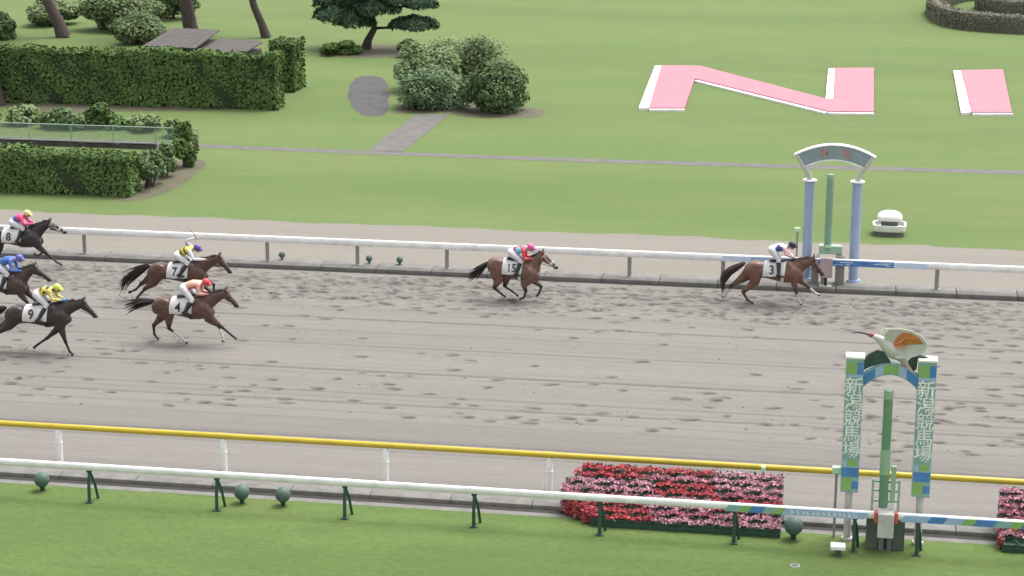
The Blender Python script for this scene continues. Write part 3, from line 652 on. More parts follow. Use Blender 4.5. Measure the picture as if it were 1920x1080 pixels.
MB().tube([(-.34, 66.25, 1.2), (-.34, 66.25, 3.7)], [.12, .12], 16, cap=False).build('pole', 'palegreen', fp_, smooth=True)
MB().tube([(-.34, 66.25, 3.7), (-.34, 66.25, 3.86)], [.135, .13], 16, cap=False).build('pole_top', 'lgreen', fp_, smooth=True)
MB().box(-.62, .16, 66.15, 66.5, 1.10, 1.38, .015).build('lamp_housing', 'lgreen', fp_); MB().box(-.42, -.20, 66.1, 66.149, 1.34, 1.42, .006).build('lamp', 'mint', fp_)
MB().box(-.86, -.60, 66.0, 66.33, .1, 1.05, .012).build('base_cabinet', 'greypost', fp_); MB().box(-.05, .26, 66.0, 66.33, .1, 1.08, .012).build('base_cabinet', 'greypost', fp_)
MB().box(-.56, -.14, 65.55, 65.72, .42, 1.10, .012).build('pink_box', 'pinkbox', fp_)
MB().box(-.40, -.31, 65.6, 65.68, .13, .42, .0).build('stand', 'number', fp_); MB().box(-.56, -.15, 65.5, 65.78, .10, .14, .01).build('foot_plate', 'offwhite', fp_)

# white domed housing on the lawn
dh = empty('domed_housing', (1.9, 74.2, 0), 'white domed housing on a wide white tray at the lawn edge', 'housing')
sq = lambda z, a, b: [(1.9 + a * math.copysign(abs(math.cos(t)) ** .5, math.cos(t)), 74.2 + b * math.copysign(abs(math.sin(t)) ** .5, math.sin(t)), z) for t in np.linspace(0, 2 * math.pi, 24, endpoint=False)]
def loft(rings):
    k = len(rings[0]); vs = [p for r in rings for p in r]
    fs = [(i * k + j, i * k + (j + 1) % k, (i + 1) * k + (j + 1) % k, (i + 1) * k + j) for i in range(len(rings) - 1) for j in range(k)] + [tuple(range(k))[::-1], tuple((len(rings) - 1) * k + j for j in range(k))]
    return MB().add(vs, fs)
loft([sq(.58, .46, .42), sq(.68, .47, .42), sq(.75, .44, .39), sq(.82, .36, .32), sq(.88, .25, .22), sq(.915, .12, .10), sq(.925, .03, .03)]).build('dome', 'domewhite', dh, smooth=True)
loft([sq(.20, .32, .3), sq(.575, .32, .3)]).build('vent_body', 'bodygrey', dh, smooth=True)
loft([sq(.18, .60, .5), sq(.22, .63, .53), sq(.42, .63, .53), sq(.42, .56, .46), sq(.27, .55, .45)]).build('tray', 'domewhite', dh, smooth=True)
loft([sq(0, .50, .42), sq(.175, .50, .42)]).build('base', 'bodygrey', dh, smooth=True)

# ------------------------------------------------------------------ pink lawn letters
def letter(name, label, poly, strips, fronts):
    xs = [p[0] for p in poly]; ys = [p[1] for p in poly]
    t = empty(name, (sum(xs) / len(xs), min(ys), 0), label, 'lawn letter', 'big pink letters on the lawn')
    mb = MB().prism(poly, 0, .15); o = mb.build('pink_slab', 'pink', t)
    for (a, b, c, d), n in strips:      # a,b far edge; d,c near edge
        a, b, c, d = map(np.array, (a, b, c, d))
        for i in range(n):
            t0, t1 = (i + .03) / n, (i + .97) / n
            q = [a + (d - a) * t0, a + (d - a) * t1, b + (c - b) * t1, b + (c - b) * t0]
            MB().prism([tuple(p) for p in q], 0, .13 + rng.normal() * .006).build('white_block', 'white', t)
    for a, b in fronts:
        a, b = np.array(a), np.array(b); u = (b - a) / np.linalg.norm(b - a); nn = np.array([u[1], -u[0]])
        MB().prism([tuple(a), tuple(a + nn * .28), tuple(b + nn * .28), tuple(b)], 0, .10).build('white_edging', 'white', t)
letter('lawn_letter', 'large pink letter N with white edging laid on the lawn',
    [(-10.58, 114.52), (-8.38, 114.69), (-0.93, 104.2), (-0.55, 104.24), (-0.58, 115.17), (1.61, 115.55), (1.5, 100.63), (-0.79, 100.4), (-8.12, 109.69), (-8.29, 109.66), (-8.05, 100.14), (-9.83, 99.83)][::-1],
    [(((-10.97, 114.46), (-10.60, 114.52), (-9.85, 99.83), (-10.37, 99.74)), 8), (((-.98, 114.9), (-.60, 115.17), (-.57, 104.28), (-.97, 104.24)), 6)],
    [((-9.83, 99.80), (-8.05, 100.11)), ((-8.12, 109.63), (-.79, 100.36)), ((-.79, 100.37), (1.5, 100.60))])
letter('lawn_letter', 'pink letter I with a white left edge at the right of the lawn',
    [(6.56, 115.56), (8.93, 116.17), (8.4, 101.65), (6.4, 101.31)][::-1], [(((6.11, 115.49), (6.54, 115.56), (6.38, 101.31), (5.86, 101.06)), 8)], [((6.4, 101.28), (8.4, 101.62))])

# ------------------------------------------------------------------ hedges, shrubs, trees
def hedge(name, label, x0, x1, y0, y1, h, dens, size, mat='hedge', grp=None, rnd=0.25):
    t = empty(name, ((x0 + x1) / 2, (y0 + y1) / 2, 0), label, 'hedge', grp)
    q = .16
    MB().box(x0 + q, x1 - q, y0 + q, y1 - q, 0, h - q, .12).build('branches', 'twig', t)
    A = [((x1 - x0) * h, 'f'), ((x1 - x0) * (y1 - y0), 't'), ((y1 - y0) * h, 'l'), ((y1 - y0) * h, 'r'), ((x1 - x0) * h * .6, 'b')]
    Ps, Ns = [], []
    for ar, k in A:
        n = int(ar * dens); u, v, w = rng.random(n), rng.random(n), np.abs(rng.normal(size=n)) * .11
        if k == 'f': P = np.stack([x0 + (x1 - x0) * u, y0 + w, h * v], 1); nn = (0, -1, .25)
        if k == 'b': P = np.stack([x0 + (x1 - x0) * u, y1 - w, h * v], 1); nn = (0, 1, .25)
        if k == 't': P = np.stack([x0 + (x1 - x0) * u, y0 + (y1 - y0) * v, h - w], 1); nn = (0, 0, 1)
        if k == 'l': P = np.stack([x0 + w, y0 + (y1 - y0) * u, h * v], 1); nn = (-1, 0, .25)
        if k == 'r': P = np.stack([x1 - w, y0 + (y1 - y0) * u, h * v], 1); nn = (1, 0, .25)
        Ps.append(P); Ns.append(np.tile(nn, (n, 1)))
    P = np.concatenate(Ps); Nn = np.concatenate(Ns)
    c = np.array([(x0 + x1) / 2, (y0 + y1) / 2, 0])
    wob = np.sin(P[:, 0] * 1.9 + P[:, 2] * 2.1) * .07 + np.where(rng.random(len(P)) < .05, .12, 0) * rng.random(len(P)) + np.sin(P[:, 0] * .7 + 1) * .08 + np.sin(P[:, 0] * 3.3 + P[:, 2] * 3.1) * .05 + np.sin(P[:, 1] * 3 + P[:, 0] * 4.1) * .03
    P = P + Nn * wob[:, None]; P[:, 2] = np.clip(P[:, 2], .02, None)
    # round the upper edges
    topf = np.clip((P[:, 2] - (h - rnd)) / rnd, 0, 1)
    P[:, 0] = np.clip(P[:, 0], x0 + topf ** 2 * rnd * .6 - .1, x1 - topf ** 2 * rnd * .6 + .1); P[:, 1] = np.clip(P[:, 1], y0 + topf ** 2 * rnd * .5 - .1, y1 - topf ** 2 * rnd * .5 + .1)
    leaf_obj('foliage', P, Nn, size, mat, t, .62); return t
def bush(name, label, c, r, nleaf, size, mat, cat='shrub', lumps=9, stems=True, grp=None, flat=1.0):
    t = empty(name, (c[0], c[1], 0), label, cat, grp)
    cen = []
    for i in range(lumps):
        d = rng.normal(size=3); d /= np.linalg.norm(d); d[2] = d[2] if d[2] > 0 else max(d[2], -.9) * flat
        cen.append((np.array(c) + d * np.array(r) * rng.uniform(.35, .72), rng.uniform(.36, .56)))
    Ps, Ns = [], []
    for q, f in cen:
        n = nleaf // lumps; d = rng.normal(size=(n, 3)); d /= np.linalg.norm(d, axis=1)[:, None]
        rad = f * (1 - np.abs(rng.normal(size=n)) * .22); Ps.append(q + d * np.array(r) * rad[:, None]); Ns.append(d * .6 + np.array([0, 0, .9 if mat in ('pale', 'sage') else .5]))
    P = np.concatenate(Ps); Nn = np.concatenate(Ns); k = P[:, 2] > .03
    leaf_obj('foliage', P[k], Nn[k], size * 1.15, mat, t, .62)
    if stems:
        mb = MB()
        for q, f in cen:
            b = np.array([c[0] + rng.normal() * r[0] * .12, c[1] + rng.normal() * r[1] * .12, 0]); mid = b * .5 + q * .5 + np.array([0, 0, .1])
            mb.tube([b, mid, q], [.05, .035, .012], 6, cap=False)
        mb.build('branches', 'bark', t)
    return t
hedge('clipped_hedge', 'tall clipped hedge running in front of the shed roof', -46.5, -28.6, 96.6, 98.0, 2.85, 190, .095)
hedge('clipped_hedge', 'narrow clipped hedge block behind the right end of the tall hedge', -30.7, -29.2, 102.2, 104.4, 2.75, 190, .095)
hedge('clipped_hedge', 'low clipped hedge nearest the track at the left edge', -37.5, -28.75, 75.5, 77.0, 1.72, 300, .072)
bush('shrub', 'rounded shrub at the right end of the low hedge', (-28.6, 77.6, .85), (.62, 1.1, .85), 2600, .075, 'shrub')
bush('shrub', 'loose shrub between the low hedge and the tall rounded bush', (-28.7, 79.8, .85), (.5, .8, .75), 1800, .075, 'shrub')
bush('shrub', 'tall rounded bush at the right end of the mint fence', (-28.55, 82.0, 1.05), (.62, .75, 1.15), 3200, .075, 'hedge')
# fence on its wall
fw = empty('low_wall', (-35, 85.75, 0), 'low dark stained wall under the mint wire fence', 'wall')
for i, x in enumerate(np.arange(-46, -31.4, 1.85)):
    MB().box(x + .008, min(x + 1.842, -31.2), 85.62, 85.88, 0, .20 + rng.normal() * .012, .015).build('wall_block', 'wallc', fw)
    MB().box(x + .05, min(x + 1.8, -31.25), 85.58, 85.92, .235, .275, .01).build('coping_stone', 'conc', fw)
fn = empty('wire_fence', (-35, 85.75, .275), 'mint green wire mesh fence standing on the low wall', 'fence')
FX = np.arange(-45.6, -29.1, 2.05)
for x in FX: MB().tube([(x, 85.75, .27), (x, 85.75, 1.02)], [.028, .028], 8, cap=False).build('post', 'fence', fn, smooth=True)
MB().tube([(-46, 85.75, 1.0), (-29.2, 85.75, 1.0)], [.03, .03], 8, cap=False).build('top_rail', 'fence', fn, smooth=True)
MB().tube([(-46, 85.75, .33), (-29.2, 85.75, .33)], [.02, .02], 8, cap=False).build('bottom_rail', 'fence', fn, smooth=True)
mb = MB(); s_ = .11
for x in np.arange(-46.6, -29.85, s_):
    for d in (1, -1):
        a, b = (x, .34) if d > 0 else (x, .99), (x + .65, .99) if d > 0 else (x + .65, .34)
        w = .011; mb.add([(a[0] - w, 85.75, a[1]), (a[0] + w, 85.75, a[1]), (b[0] + w, 85.75, b[1]), (b[0] - w, 85.75, b[1])], [(0, 1, 2, 3)])
tag(mb.build('wire_mesh', 'fence', fn), kind='stuff')
for i, (x, y, rx, h, m_, lab) in enumerate([
    (-42.6, 90.2, 1.6, .75, 'shrub', 'green weedy shrub behind the mint fence at the far left edge'),
    (-39.9, 90.8, 1.3, .62, 'pale', 'pale yellowish shrub behind the mint fence near its left end'),
    (-37.6, 90.0, 1.3, .70, 'shrub', 'leafy shrub behind the middle of the mint fence'),
    (-35.4, 90.3, 1.1, .80, 'hedge', 'dark green shrub behind the mint fence, right of its middle'),
    (-33.4, 90.1, .9, .55, 'pale', 'low pale shrub behind the right part of the mint fence'),
    (-31.2, 88.9, .7, .55, 'shrub', 'small round shrub behind the right end of the mint fence')]):
    bush('shrub', lab, (x, y, h * .6), (rx, .9, h), 1500, .10, m_, grp='shrubs behind the mint fence')

# shed behind the hedge
sh = empty('shed', (-33.8, 101, 0), 'low shed with a weathered grey roof behind the tall hedge', 'shed')
MB().box(-36.0, -33.6, 98.9, 103.4, 0, 2.62, .02).build('wall', 'wood', sh); MB().box(-33.55, -31.1, 98.9, 102.4, 0, 2.35, .02).build('wall', 'wood', sh)
def roof_slab(q, zs, th, nm, mat='roof'):
    vs = [(x, y, z) for (x, y), z in zip(q, zs)] + [(x, y, z - th) for (x, y), z in zip(q, zs)]
    return MB().add(vs, [(0, 1, 2, 3), (7, 6, 5, 4), (0, 4, 5, 1), (1, 5, 6, 2), (2, 6, 7, 3), (3, 7, 4, 0)]).build(nm, mat, sh)
q = [(-36.4, 98.6), (-36.6, 104.0), (-33.75, 103.5), (-33.4, 98.2)]
nb_ = 7
for i in range(nb_):
    t0, t1 = (i + .02) / nb_, (i + .98) / nb_
    l = lambda a, b, t: (a[0] + (b[0] - a[0]) * t, a[1] + (b[1] - a[1]) * t)
    roof_slab([l(q[0], q[3], t0), l(q[1], q[2], t0), l(q[1], q[2], t1), l(q[0], q[3], t1)], (2.88, 3.12, 3.12, 2.88), .06, 'roof_sheet')
q = [(-33.38, 98.6), (-33.5, 103.0), (-30.9, 102.0), (-31.0, 98.2)]
for i in range(6):
    t0, t1 = (i + .02) / 6, (i + .98) / 6
    roof_slab([l(q[0], q[3], t0), l(q[1], q[2], t0), l(q[1], q[2], t1), l(q[0], q[3], t1)], (2.60, 2.78, 2.74, 2.56), .06, 'roof_sheet')

def tree(name, label, base, path, rads, crown, nleaf, size, mat, limbs=6):
    t = empty(name, base, label, 'tree')
    mb = MB(); mb.tube(path, rads, 12, cap=False)
    top = Vector(path[-1])
    for i in range(limbs):
        a = 2 * math.pi * i / limbs + rng.normal() * .3; e = Vector((math.cos(a) * crown[0] * .7, math.sin(a) * crown[0] * .7, rng.uniform(.3, 1.2) * crown[1] * .6))
        mb.tube([top - Vector((0, 0, .6)), top + e * .45 + Vector((0, 0, .2)), top + e], [rads[-1] * .7, rads[-1] * .45, .03], 7, cap=False)
    mb.build('trunk', 'bark', t, smooth=True)
    Ps, Ns = [], []; cc = np.array(top) + np.array([0, 0, crown[1] * .55])
    for i in range(12):
        d = rng.normal(size=3); d /= np.linalg.norm(d); q = cc + d * np.array([crown[0], crown[0], crown[1]]) * .6
        m = nleaf // 12; e = rng.normal(size=(m, 3)); e /= np.linalg.norm(e, axis=1)[:, None]
        Ps.append(q + e * np.array([crown[0], crown[0], crown[1] * .7]) * (.42 * (1 - np.abs(rng.normal(size=m)) * .25))[:, None]); Ns.append(e)
    P = np.concatenate(Ps); leaf_obj('crown', P, np.concatenate(Ns), size, mat, t, .4); return t
tree('pine_tree', 'thick pale trunk at the left edge in front of the hedge', (-43.95, 96.1, 0), [(-43.55, 95.9, 0), (-43.6, 95.9, .5), (-43.72, 95.9, 1.8), (-43.75, 95.9, 3.6), (-43.7, 95.9, 6.2), (-43.6, 95.9, 7.6)], [.50, .40, .34, .30, .26, .22], (3, 2.4), 2400, .22, 'needles')
tree('pine_tree', 'dark trunk leaning left beyond the tall hedge', (-50.0, 121, 0), [(-50.0, 121, 0), (-50.25, 121, .8), (-51.0, 121, 2.4), (-51.8, 121, 4.4), (-52.2, 121, 7.5)], [.50, .40, .33, .30, .24], (3, 2.4), 2400, .24, 'needles')
tree('pine_tree', 'straight dark trunk rising behind the shed roof', (-42.0, 123, 0), [(-42.0, 123, 0), (-42.1, 123, .6), (-42.35, 123, 2.4), (-42.4, 123, 4.6), (-42.3, 123, 7.5)], [.62, .48, .42, .38, .30], (3, 2.4), 2400, .24, 'needles')
tree('pine_tree', 'slim curved trunk leaning left above the hedge block', (-37.0, 123, 0), [(-37.0, 123, 0), (-37.25, 123, .8), (-37.75, 123, 2.0), (-38.1, 123, 3.6), (-38.0, 123, 7.2)], [.34, .27, .24, .22, .18], (2.6, 2.2), 2200, .24, 'needles')
# cloud-pruned pine in the middle
pt = empty('pine_tree', (-29.3, 119, 0), 'dark layered pine with crooked trunk on the lawn', 'tree')
mb = MB(); mb.tube([(-29.4, 119, 0), (-29.25, 119, .6), (-28.85, 119, 1.3), (-29.0, 119, 2.2), (-29.3, 119, 3.2), (-29.1, 119, 4.2)], [.36, .24, .20, .18, .14, .08], 10, cap=False)
pads = [(-31.0, 118.5, 2.25, 1.25, .62), (-29.9, 118.2, 1.95, 1.0, .55), (-30.6, 119.5, 3.1, 1.45, .6), (-28.6, 118.3, 2.75, 1.2, .55), (-26.3, 118.8, 1.75, 1.15, .5), (-27.2, 119.3, 3.3, 1.4, .55), (-25.9, 119, 3.0, .9, .45), (-29.2, 119, 4.1, 1.7, .7), (-31.6, 119.2, 3.0, .9, .5), (-27.9, 119.2, 4.3, 1.2, .6)]
for x, y, z, r, hh in pads: mb.tube([(-29.1 + (x + 29.1) * .05, 119, min(z * .75, 3.4)), ((x - 29.0) / 2 , (y + 119) / 2, z - .25) if False else (-29.0 + (x + 29.0) * .5, (y + 119) / 2, z - .35), (x, y, z - .2)], [.10, .07, .03], 7, cap=False)
mb.build('trunk', 'bark', pt, smooth=True)
Ps, Ns = [], []
for x, y, z, r, hh in pads:
    r *= 1.22; hh *= 1.2; n = int(1900 * r); d = rng.normal(size=(n, 3)); d /= np.linalg.norm(d, axis=1)[:, None]; d[:, 2] = np.where(d[:, 2] < -.3, -d[:, 2], d[:, 2])
    sc = 1 - np.abs(rng.normal(size=n)) * .18 + .14 * np.sin(np.arctan2(d[:, 1], d[:, 0]) * 4 + x * 5)
    Ps.append(np.array([x, y, z - .2]) + d * np.array([r, r, hh]) * sc[:, None]); Ns.append(d + np.array([0, 0, .6]))
leaf_obj('crown', np.concatenate(Ps), np.concatenate(Ns), .13, 'needles', pt, .5, .35)
bush('shrub', 'dense dark green shrub right of the garden path', (-17.4, 98.3, 1.1), (2.0, 1.4, 1.42), 13000, .075, 'shrub', lumps=16)
bush('shrub', 'soft sage green shrub between the stone patch and dark shrub', (-20.9, 99.2, .95), (2.2, 1.8, 1.35), 12000, .07, 'sage', lumps=14)
bush('shrub', 'feathery pale shrub right behind the dark shrub', (-19.9, 106, 1.3), (2.2, 1.6, 1.6), 7000, .065, 'pale', lumps=18)
bush('shrub', 'pale shrub at the top of the garden between pine and lawn', (-22.5, 111.5, .8), (2.4, 2.2, 1.2), 8000, .075, 'pale', lumps=15)
bush('shrub', 'soft pale green shrub behind the sage shrub, right of the stone patch', (-22.3, 104, 1.2), (2.0, 1.8, 1.5), 9000, .075, 'pale', lumps=14)
bush('shrub', 'small dark shrub at the foot of the layered pine', (-26.0, 116.2, .5), (.8, .8, .7), 1400, .10, 'shrub', lumps=6)
bush('shrub', 'low dark bush left of the layered pine trunk', (-30.3, 116.2, .35), (1.3, 1.3, .55), 3000, .085, 'hedge', lumps=8)
bush('shrub', 'broad pale feathery bush beyond the hedge, left of the straight trunk', (-47.2, 125, 1.3), (3.6, 2.5, 1.9), 17000, .095, 'pale', lumps=14)
bush('shrub', 'darker upright bush among the pale ones beyond the hedge', (-46.2, 131, 1.8), (1.8, 1.5, 2.2), 7000, .10, 'shrub', lumps=9)
bush('shrub', 'pale feathery bush between the leaning trunk and the left edge', (-53.5, 127, .9), (2.2, 2.0, 1.1), 7000, .095, 'pale', lumps=10)
bush('shrub', 'dark low bush at the far left beyond the tall hedge', (-54.0, 119.5, .8), (1.6, 1.4, 1.2), 3000, .13, 'shrub', lumps=8)
bush('shrub', 'pale low bush right behind the shed and straight trunk', (-44.2, 119, .9), (1.9, 1.5, 1.2), 6000, .095, 'pale', lumps=8)

# curled low hedge at the upper right
def curl(pts, rad, label):
    base = (pts[0][0], pts[0][1], 0)
    t = empty('curved_hedge', base, label, 'hedge', 'curled grey-green hedges at the upper right')
    k = len(pts); C_ = []
    for i in range(k):
        p0, p1, p2, p3 = [np.array(pts[(i + d) % k]) for d in (-1, 0, 1, 2)]
        for u in np.linspace(0, 1, 10, endpoint=False): C_.append(.5 * (2 * p1 + (-p0 + p2) * u + (2 * p0 - 5 * p1 + 4 * p2 - p3) * u * u + (-p0 + 3 * p1 - 3 * p2 + p3) * u ** 3))
    C_ = np.array(C_); n = len(C_)
    mb = MB(); T = np.roll(C_, -1, 0) - np.roll(C_, 1, 0); T /= np.linalg.norm(T, axis=1)[:, None]; Nl = np.stack([T[:, 1], -T[:, 0]], 1)
    prof = [(-1, 0), (-1, .9), (-.75, 1.2), (.75, 1.2), (1, .9), (1, 0)]
    vs = [(C_[i, 0] + Nl[i, 0] * a * (rad - .12), C_[i, 1] + Nl[i, 1] * a * (rad - .12), b * .93) for i in range(n) for a, b in prof]; m = len(prof)
    mb.add(vs, [(i * m + j, ((i + 1) % n) * m + j, ((i + 1) % n) * m + j + 1, i * m + j + 1) for i in range(n) for j in range(m - 1)]); mb.build('branches', 'dry', t)
    nn = 16000; ii = rng.integers(0, n, nn); f = rng.random(nn)[:, None]; cc = C_[ii] * (1 - f) + C_[(ii + 1) % n] * f
    th = rng.uniform(0, math.pi, nn); ca, sa = np.cos(th), np.sin(th)
    aa = np.sign(ca) * np.abs(ca) ** .4 * rad; zz = np.abs(sa) ** .6 * 1.2
    P = np.stack([cc[:, 0] + Nl[ii, 0] * aa, cc[:, 1] + Nl[ii, 1] * aa, zz], 1) + rng.normal(size=(nn, 3)) * .03
    leaf_obj('foliage', P, np.stack([Nl[ii, 0] * ca, Nl[ii, 1] * ca, sa], 1), .08, 'dry', t, .7)
curl([(6.35, 145), (6.15, 139.8), (7.1, 135.9), (9.1, 134.1), (12, 133.4), (16, 134.5), (18.5, 139), (18.5, 147), (15, 152), (9, 152)], .62, 'outer ring of the low curled grey-green hedge at the upper right')
curl([(9.6, 147), (9.7, 144), (10.8, 142), (12.6, 141.6), (15, 143), (15.5, 146), (13.5, 148.8), (11, 149)], .5, 'inner ring of the low curled grey-green hedge at the upper right')

# ------------------------------------------------------------------ horses
TRUNK = [(-1.46, 1.14, .07, .08), (-1.41, 1.14, .19, .17), (-1.27, 1.16, .28, .24), (-1.04, 1.17, .295, .275), (-.76, 1.17, .275, .27), (-.46, 1.135, .305, .28),
         (-.15, 1.105, .355, .28), (.08, 1.12, .375, .255), (.27, 1.10, .335, .235), (.41, 1.07, .25, .19), (.50, 1.06, .13, .11)]
def lerp(a, b, t): return tuple(x + (y - x) * t for x, y in zip(a, b))
class Horse: pass
def make_horse(label, loc, tr, legs, poll, muz, tailp, coat, point, socks=(), mane='hair', number=None, fleece=False, yaw=0.0, cloth=(-.78, -.06, .98), hood=None):
    """tr: (x scale, z shift at croup, z shift at withers). Points are (forward, up) in metres from the horse's base."""
    h = Horse(); h.loc = loc
    t = empty('racehorse', (loc[0], loc[1], 0), label, 'horse', 'racehorses on the dirt'); h.root = t; h.yaw = yaw
    ORG[t.name] = Vector((0, 0, 0))
    sx, dc, dw = tr
    def sec(x, zc, hh, hw):
        f = (x + 1.0) / 1.05; return (.05 + (x - .05) * sx, zc + dc * (1 - f) + dw * f, hh, hw)
    S = [sec(*q) for q in TRUNK]; h.S = S
    xs = [q[0] for q in S]
    def at(x): return tuple(np.interp(x, xs, [q[k] for q in S]) for k in (1, 2, 3))
    h.at = at
    def side(x, z, off):      # y of the flank at x,z (near side, negative y)
        zc, hh, hw = at(x); u = max(-.97, min(.97, (z - zc) / (hh + off))); return -(hw + off) * math.sqrt(1 - u * u)
    h.side = side
    mb = MB(); n = 20; vs = []
    for x, zc, hh, hw in S:
        for j in range(n):
            a = 2 * math.pi * j / n; ca, sa = math.cos(a), math.sin(a)
            vs.append((x, hw * ca * (1 - .12 * max(0, sa)), zc + hh * sa))
    k = len(S); mb.add(vs, [(i * n + j, i * n + (j + 1) % n, (i + 1) * n + (j + 1) % n, (i + 1) * n + j) for i in range(k - 1) for j in range(n)] + [tuple(range(n))[::-1], tuple((k - 1) * n + j for j in range(n))])
    wx, (wz, wh, _) = .10, at(.10)
    # neck
    b = (.20, wz + .10); e = (poll[0] - .05, poll[1] - .13)
    nk = [lerp(b, e, q) for q in (0, .25, .5, .75, 1)]
    bow = (0, .01, .02, .025, .0)
    mb.tube([(x, 0, z + w) for (x, z), w in zip(nk, bow)], [.30, .245, .19, .155, .125], 14, lats=[.62, .5, .48, .5, .6])
    mb.tube([(.0, 0, wz + wh * .55), lerp((.05, 0, wz + wh * .9), (poll[0], 0, poll[1] - .08), .35), (poll[0] - .06, 0, poll[1] - .08)], [.13, .10, .07], 10, lat=.55)
    # head
    d = Vector((muz[0] - poll[0], 0, muz[1] - poll[1])); L = d.length; d.normalize(); pp = Vector((d.z, 0, -d.x))
    if pp.x > 0: pp = -pp            # towards throat
    hp = lambda q, o: Vector((poll[0], 0, poll[1])) + d * (L * q) + pp * o
    h.hp = hp; h.d = d; h.pp = pp; h.L = L
    mb.tube([hp(.06, .085), hp(.24, .125), hp(.42, .105), hp(.62, .075), hp(.80, .062), hp(.94, .062)], [.095, .142, .112, .083, .072, .066], 14, lats=[.78, .66, .66, .68, .8, .85])
    mb.ell(hp(.985, .045), (.055, .05, .055)); mb.ell(hp(.93, .11), (.05, .04, .04))
    for s in (-1, 1):
        q = hp(.06, .03) + Vector((0, s * .06, 0)); mb.tube([q, q + Vector((-.015, s * .02, .08)), q + Vector((.01, s * .025, .17))], [.040, .036, .010], 8)
        mb.ell(hp(.33, .065) + Vector((0, s * .072, 0)), (.035, .022, .03))
    for s in (-1, 1):
        gz = at(-1.0 * sx)[0]; mb.ell((.05 - 1.10 * sx, s * .15, gz + .13), (.24, .12, .15)); fz = at(.16)[0]
        mb.ell((.16, s * .20, fz - .02), (.15, .065, .22)); mb.ell((.42 * sx + .02, s * .085, fz - .14), (.11, .085, .13)); mb.ell((.02, s * .16, fz + .14), (.16, .08, .20))
    # legs
    segs = []
    for key, side_y in (('nh', -.14), ('fh', .14)):
        st, hk, fe, ho = legs[key]
        hz = at(-1.05 * 1)[0]
        hip = (.05 + (-1.10 - .05) * sx, hz + .02)
        P = [hip, lerp(hip, st, .55), st, lerp(st, hk, .5), lerp(st, hk, .88), hk, lerp(hk, fe, .2), lerp(hk, fe, .75), fe, lerp(fe, ho, .5)]
        r = [.255, .235, .172, .106, .066, .070, .051, .041, .048, .036]
        mb.tube([(x, side_y * (1 + .0 * i), z) for i, (x, z) in enumerate(P)], r, 12, lats=[.58, .58, .62, .72, .8, .72, .8, .9, .95, 1])
        segs.append((key, hk, fe, ho, side_y))
        dv = Vector((ho[0] - fe[0], ho[1] - fe[1])).normalized(); m2 = lerp(fe, ho, .62)
        mb.tube([(m2[0], side_y, m2[1]), (ho[0], side_y, ho[1])], [.042, .06], 12, cap=False)
        # hamstring point
        mb.ell((hk[0] - .02, side_y, hk[1] + .03), (.045, .035, .06))
    for key, side_y in (('nf', -.13), ('ff', .13)):
        el, kn, fe, ho = legs[key]
        shd = (.05 + (.27 - .05) * sx, at(.27 * sx)[0] - .02)
        P = [shd, lerp(shd, el, .6), el, lerp(el, kn, .45), lerp(el, kn, .85), kn, lerp(kn, fe, .2), lerp(kn, fe, .8), fe, lerp(fe, ho, .5)]
        r = [.21, .18, .124, .090, .058, .063, .045, .039, .046, .035]
        mb.tube([(x, side_y, z) for x, z in P], r, 12, lats=[.5, .55, .62, .8, .9, .9, .9, .95, 1, 1])
        segs.append((key, kn, fe, ho, side_y)); m2 = lerp(fe, ho, .62)
        mb.tube([(m2[0], side_y, m2[1]), (ho[0], side_y, ho[1])], [.042, .06], 12, cap=False)
    me = remesh(mb, .019, 4); V = coords(me)
    C = np.tile(np.array(coat), (len(V), 1))
    shade = .85 + .25 * np.clip((V[:, 2] - .8) / .6, 0, 1); C *= shade[:, None] * 0 + 1
    def near(a, b):
        A = np.array([a[0], a[1]]); B = np.array([b[0], b[1]]); q = V[:, [0, 2]]; ab = B - A
        tt = np.clip(((q - A) @ ab) / (ab @ ab), 0, 1); return np.linalg.norm(q - A - tt[:, None] * ab, axis=1)
    for key, j, fe, ho, sy in segs:
        ys = np.sign(V[:, 1]) == np.sign(sy)
        w = np.clip((.16 - near(j, fe)) / .06, 0, 1) * ys; w = np.maximum(w, np.clip((.14 - near(fe, ho)) / .05, 0, 1) * ys)
        C = C * (1 - w[:, None]) + np.array(point) * w[:, None]
        if key in socks:
            w = np.clip((.10 - near(lerp(j, fe, .55), ho)) / .03, 0, 1) * ys; C = C * (1 - w[:, None]) + np.array([.48, .44, .40]) * w[:, None]
        A = np.array(ho); w = (np.linalg.norm(V[:, [0, 2]] - A, axis=1) < .065) * ys; C = C * (1 - w[:, None]) + np.array([.03, .025, .022]) * w[:, None]
    mz = np.array([hp(.97, .06).x, hp(.97, .06).z]); w = np.clip((.16 - np.linalg.norm(V[:, [0, 2]] - mz, axis=1)) / .1, 0, 1); C = C * (1 - w[:, None] * .75) + np.array(point) * w[:, None] * .75
    set_col(me, C); me.materials.append(M['coat']); link('body', me, t)
    # eyes
    for s in (-1, 1): MB().ell(hp(.335, .065) + Vector((0, s * .086, 0)), (.022, .014, .02), 8, 6).build('eye', 'eye', t, smooth=True)
    # mane
    mb = MB(); crest = [Vector((.08, 0, wz + wh * .97)), Vector(lerp((.05, 0, wz + wh), (poll[0], 0, poll[1] - .02), .35)) + Vector((0, 0, .035)), Vector((poll[0] - .04, 0, poll[1] + .0))]
    for i in range(90):
        q = i / 89; p = crest[0].lerp(crest[1], q * 2) if q < .5 else crest[1].lerp(crest[2], q * 2 - 1)
        ln = random.uniform(.09, .17); dr = Vector((-random.uniform(.5, 1.0), random.uniform(-.5, .2), random.uniform(-.5, .45)))
        p = p + Vector((0, random.uniform(-.02, .02), -.02)); mb.tube([p, p + dr * ln * .5 + Vector((0, 0, .02)), p + dr * ln], [.017, .013, .003], 4, cap=False)
    mb.build('mane', mane, t, smooth=True)
    # tail
    mb = MB(); T = [Vector((x, 0, z)) for x, z in tailp]
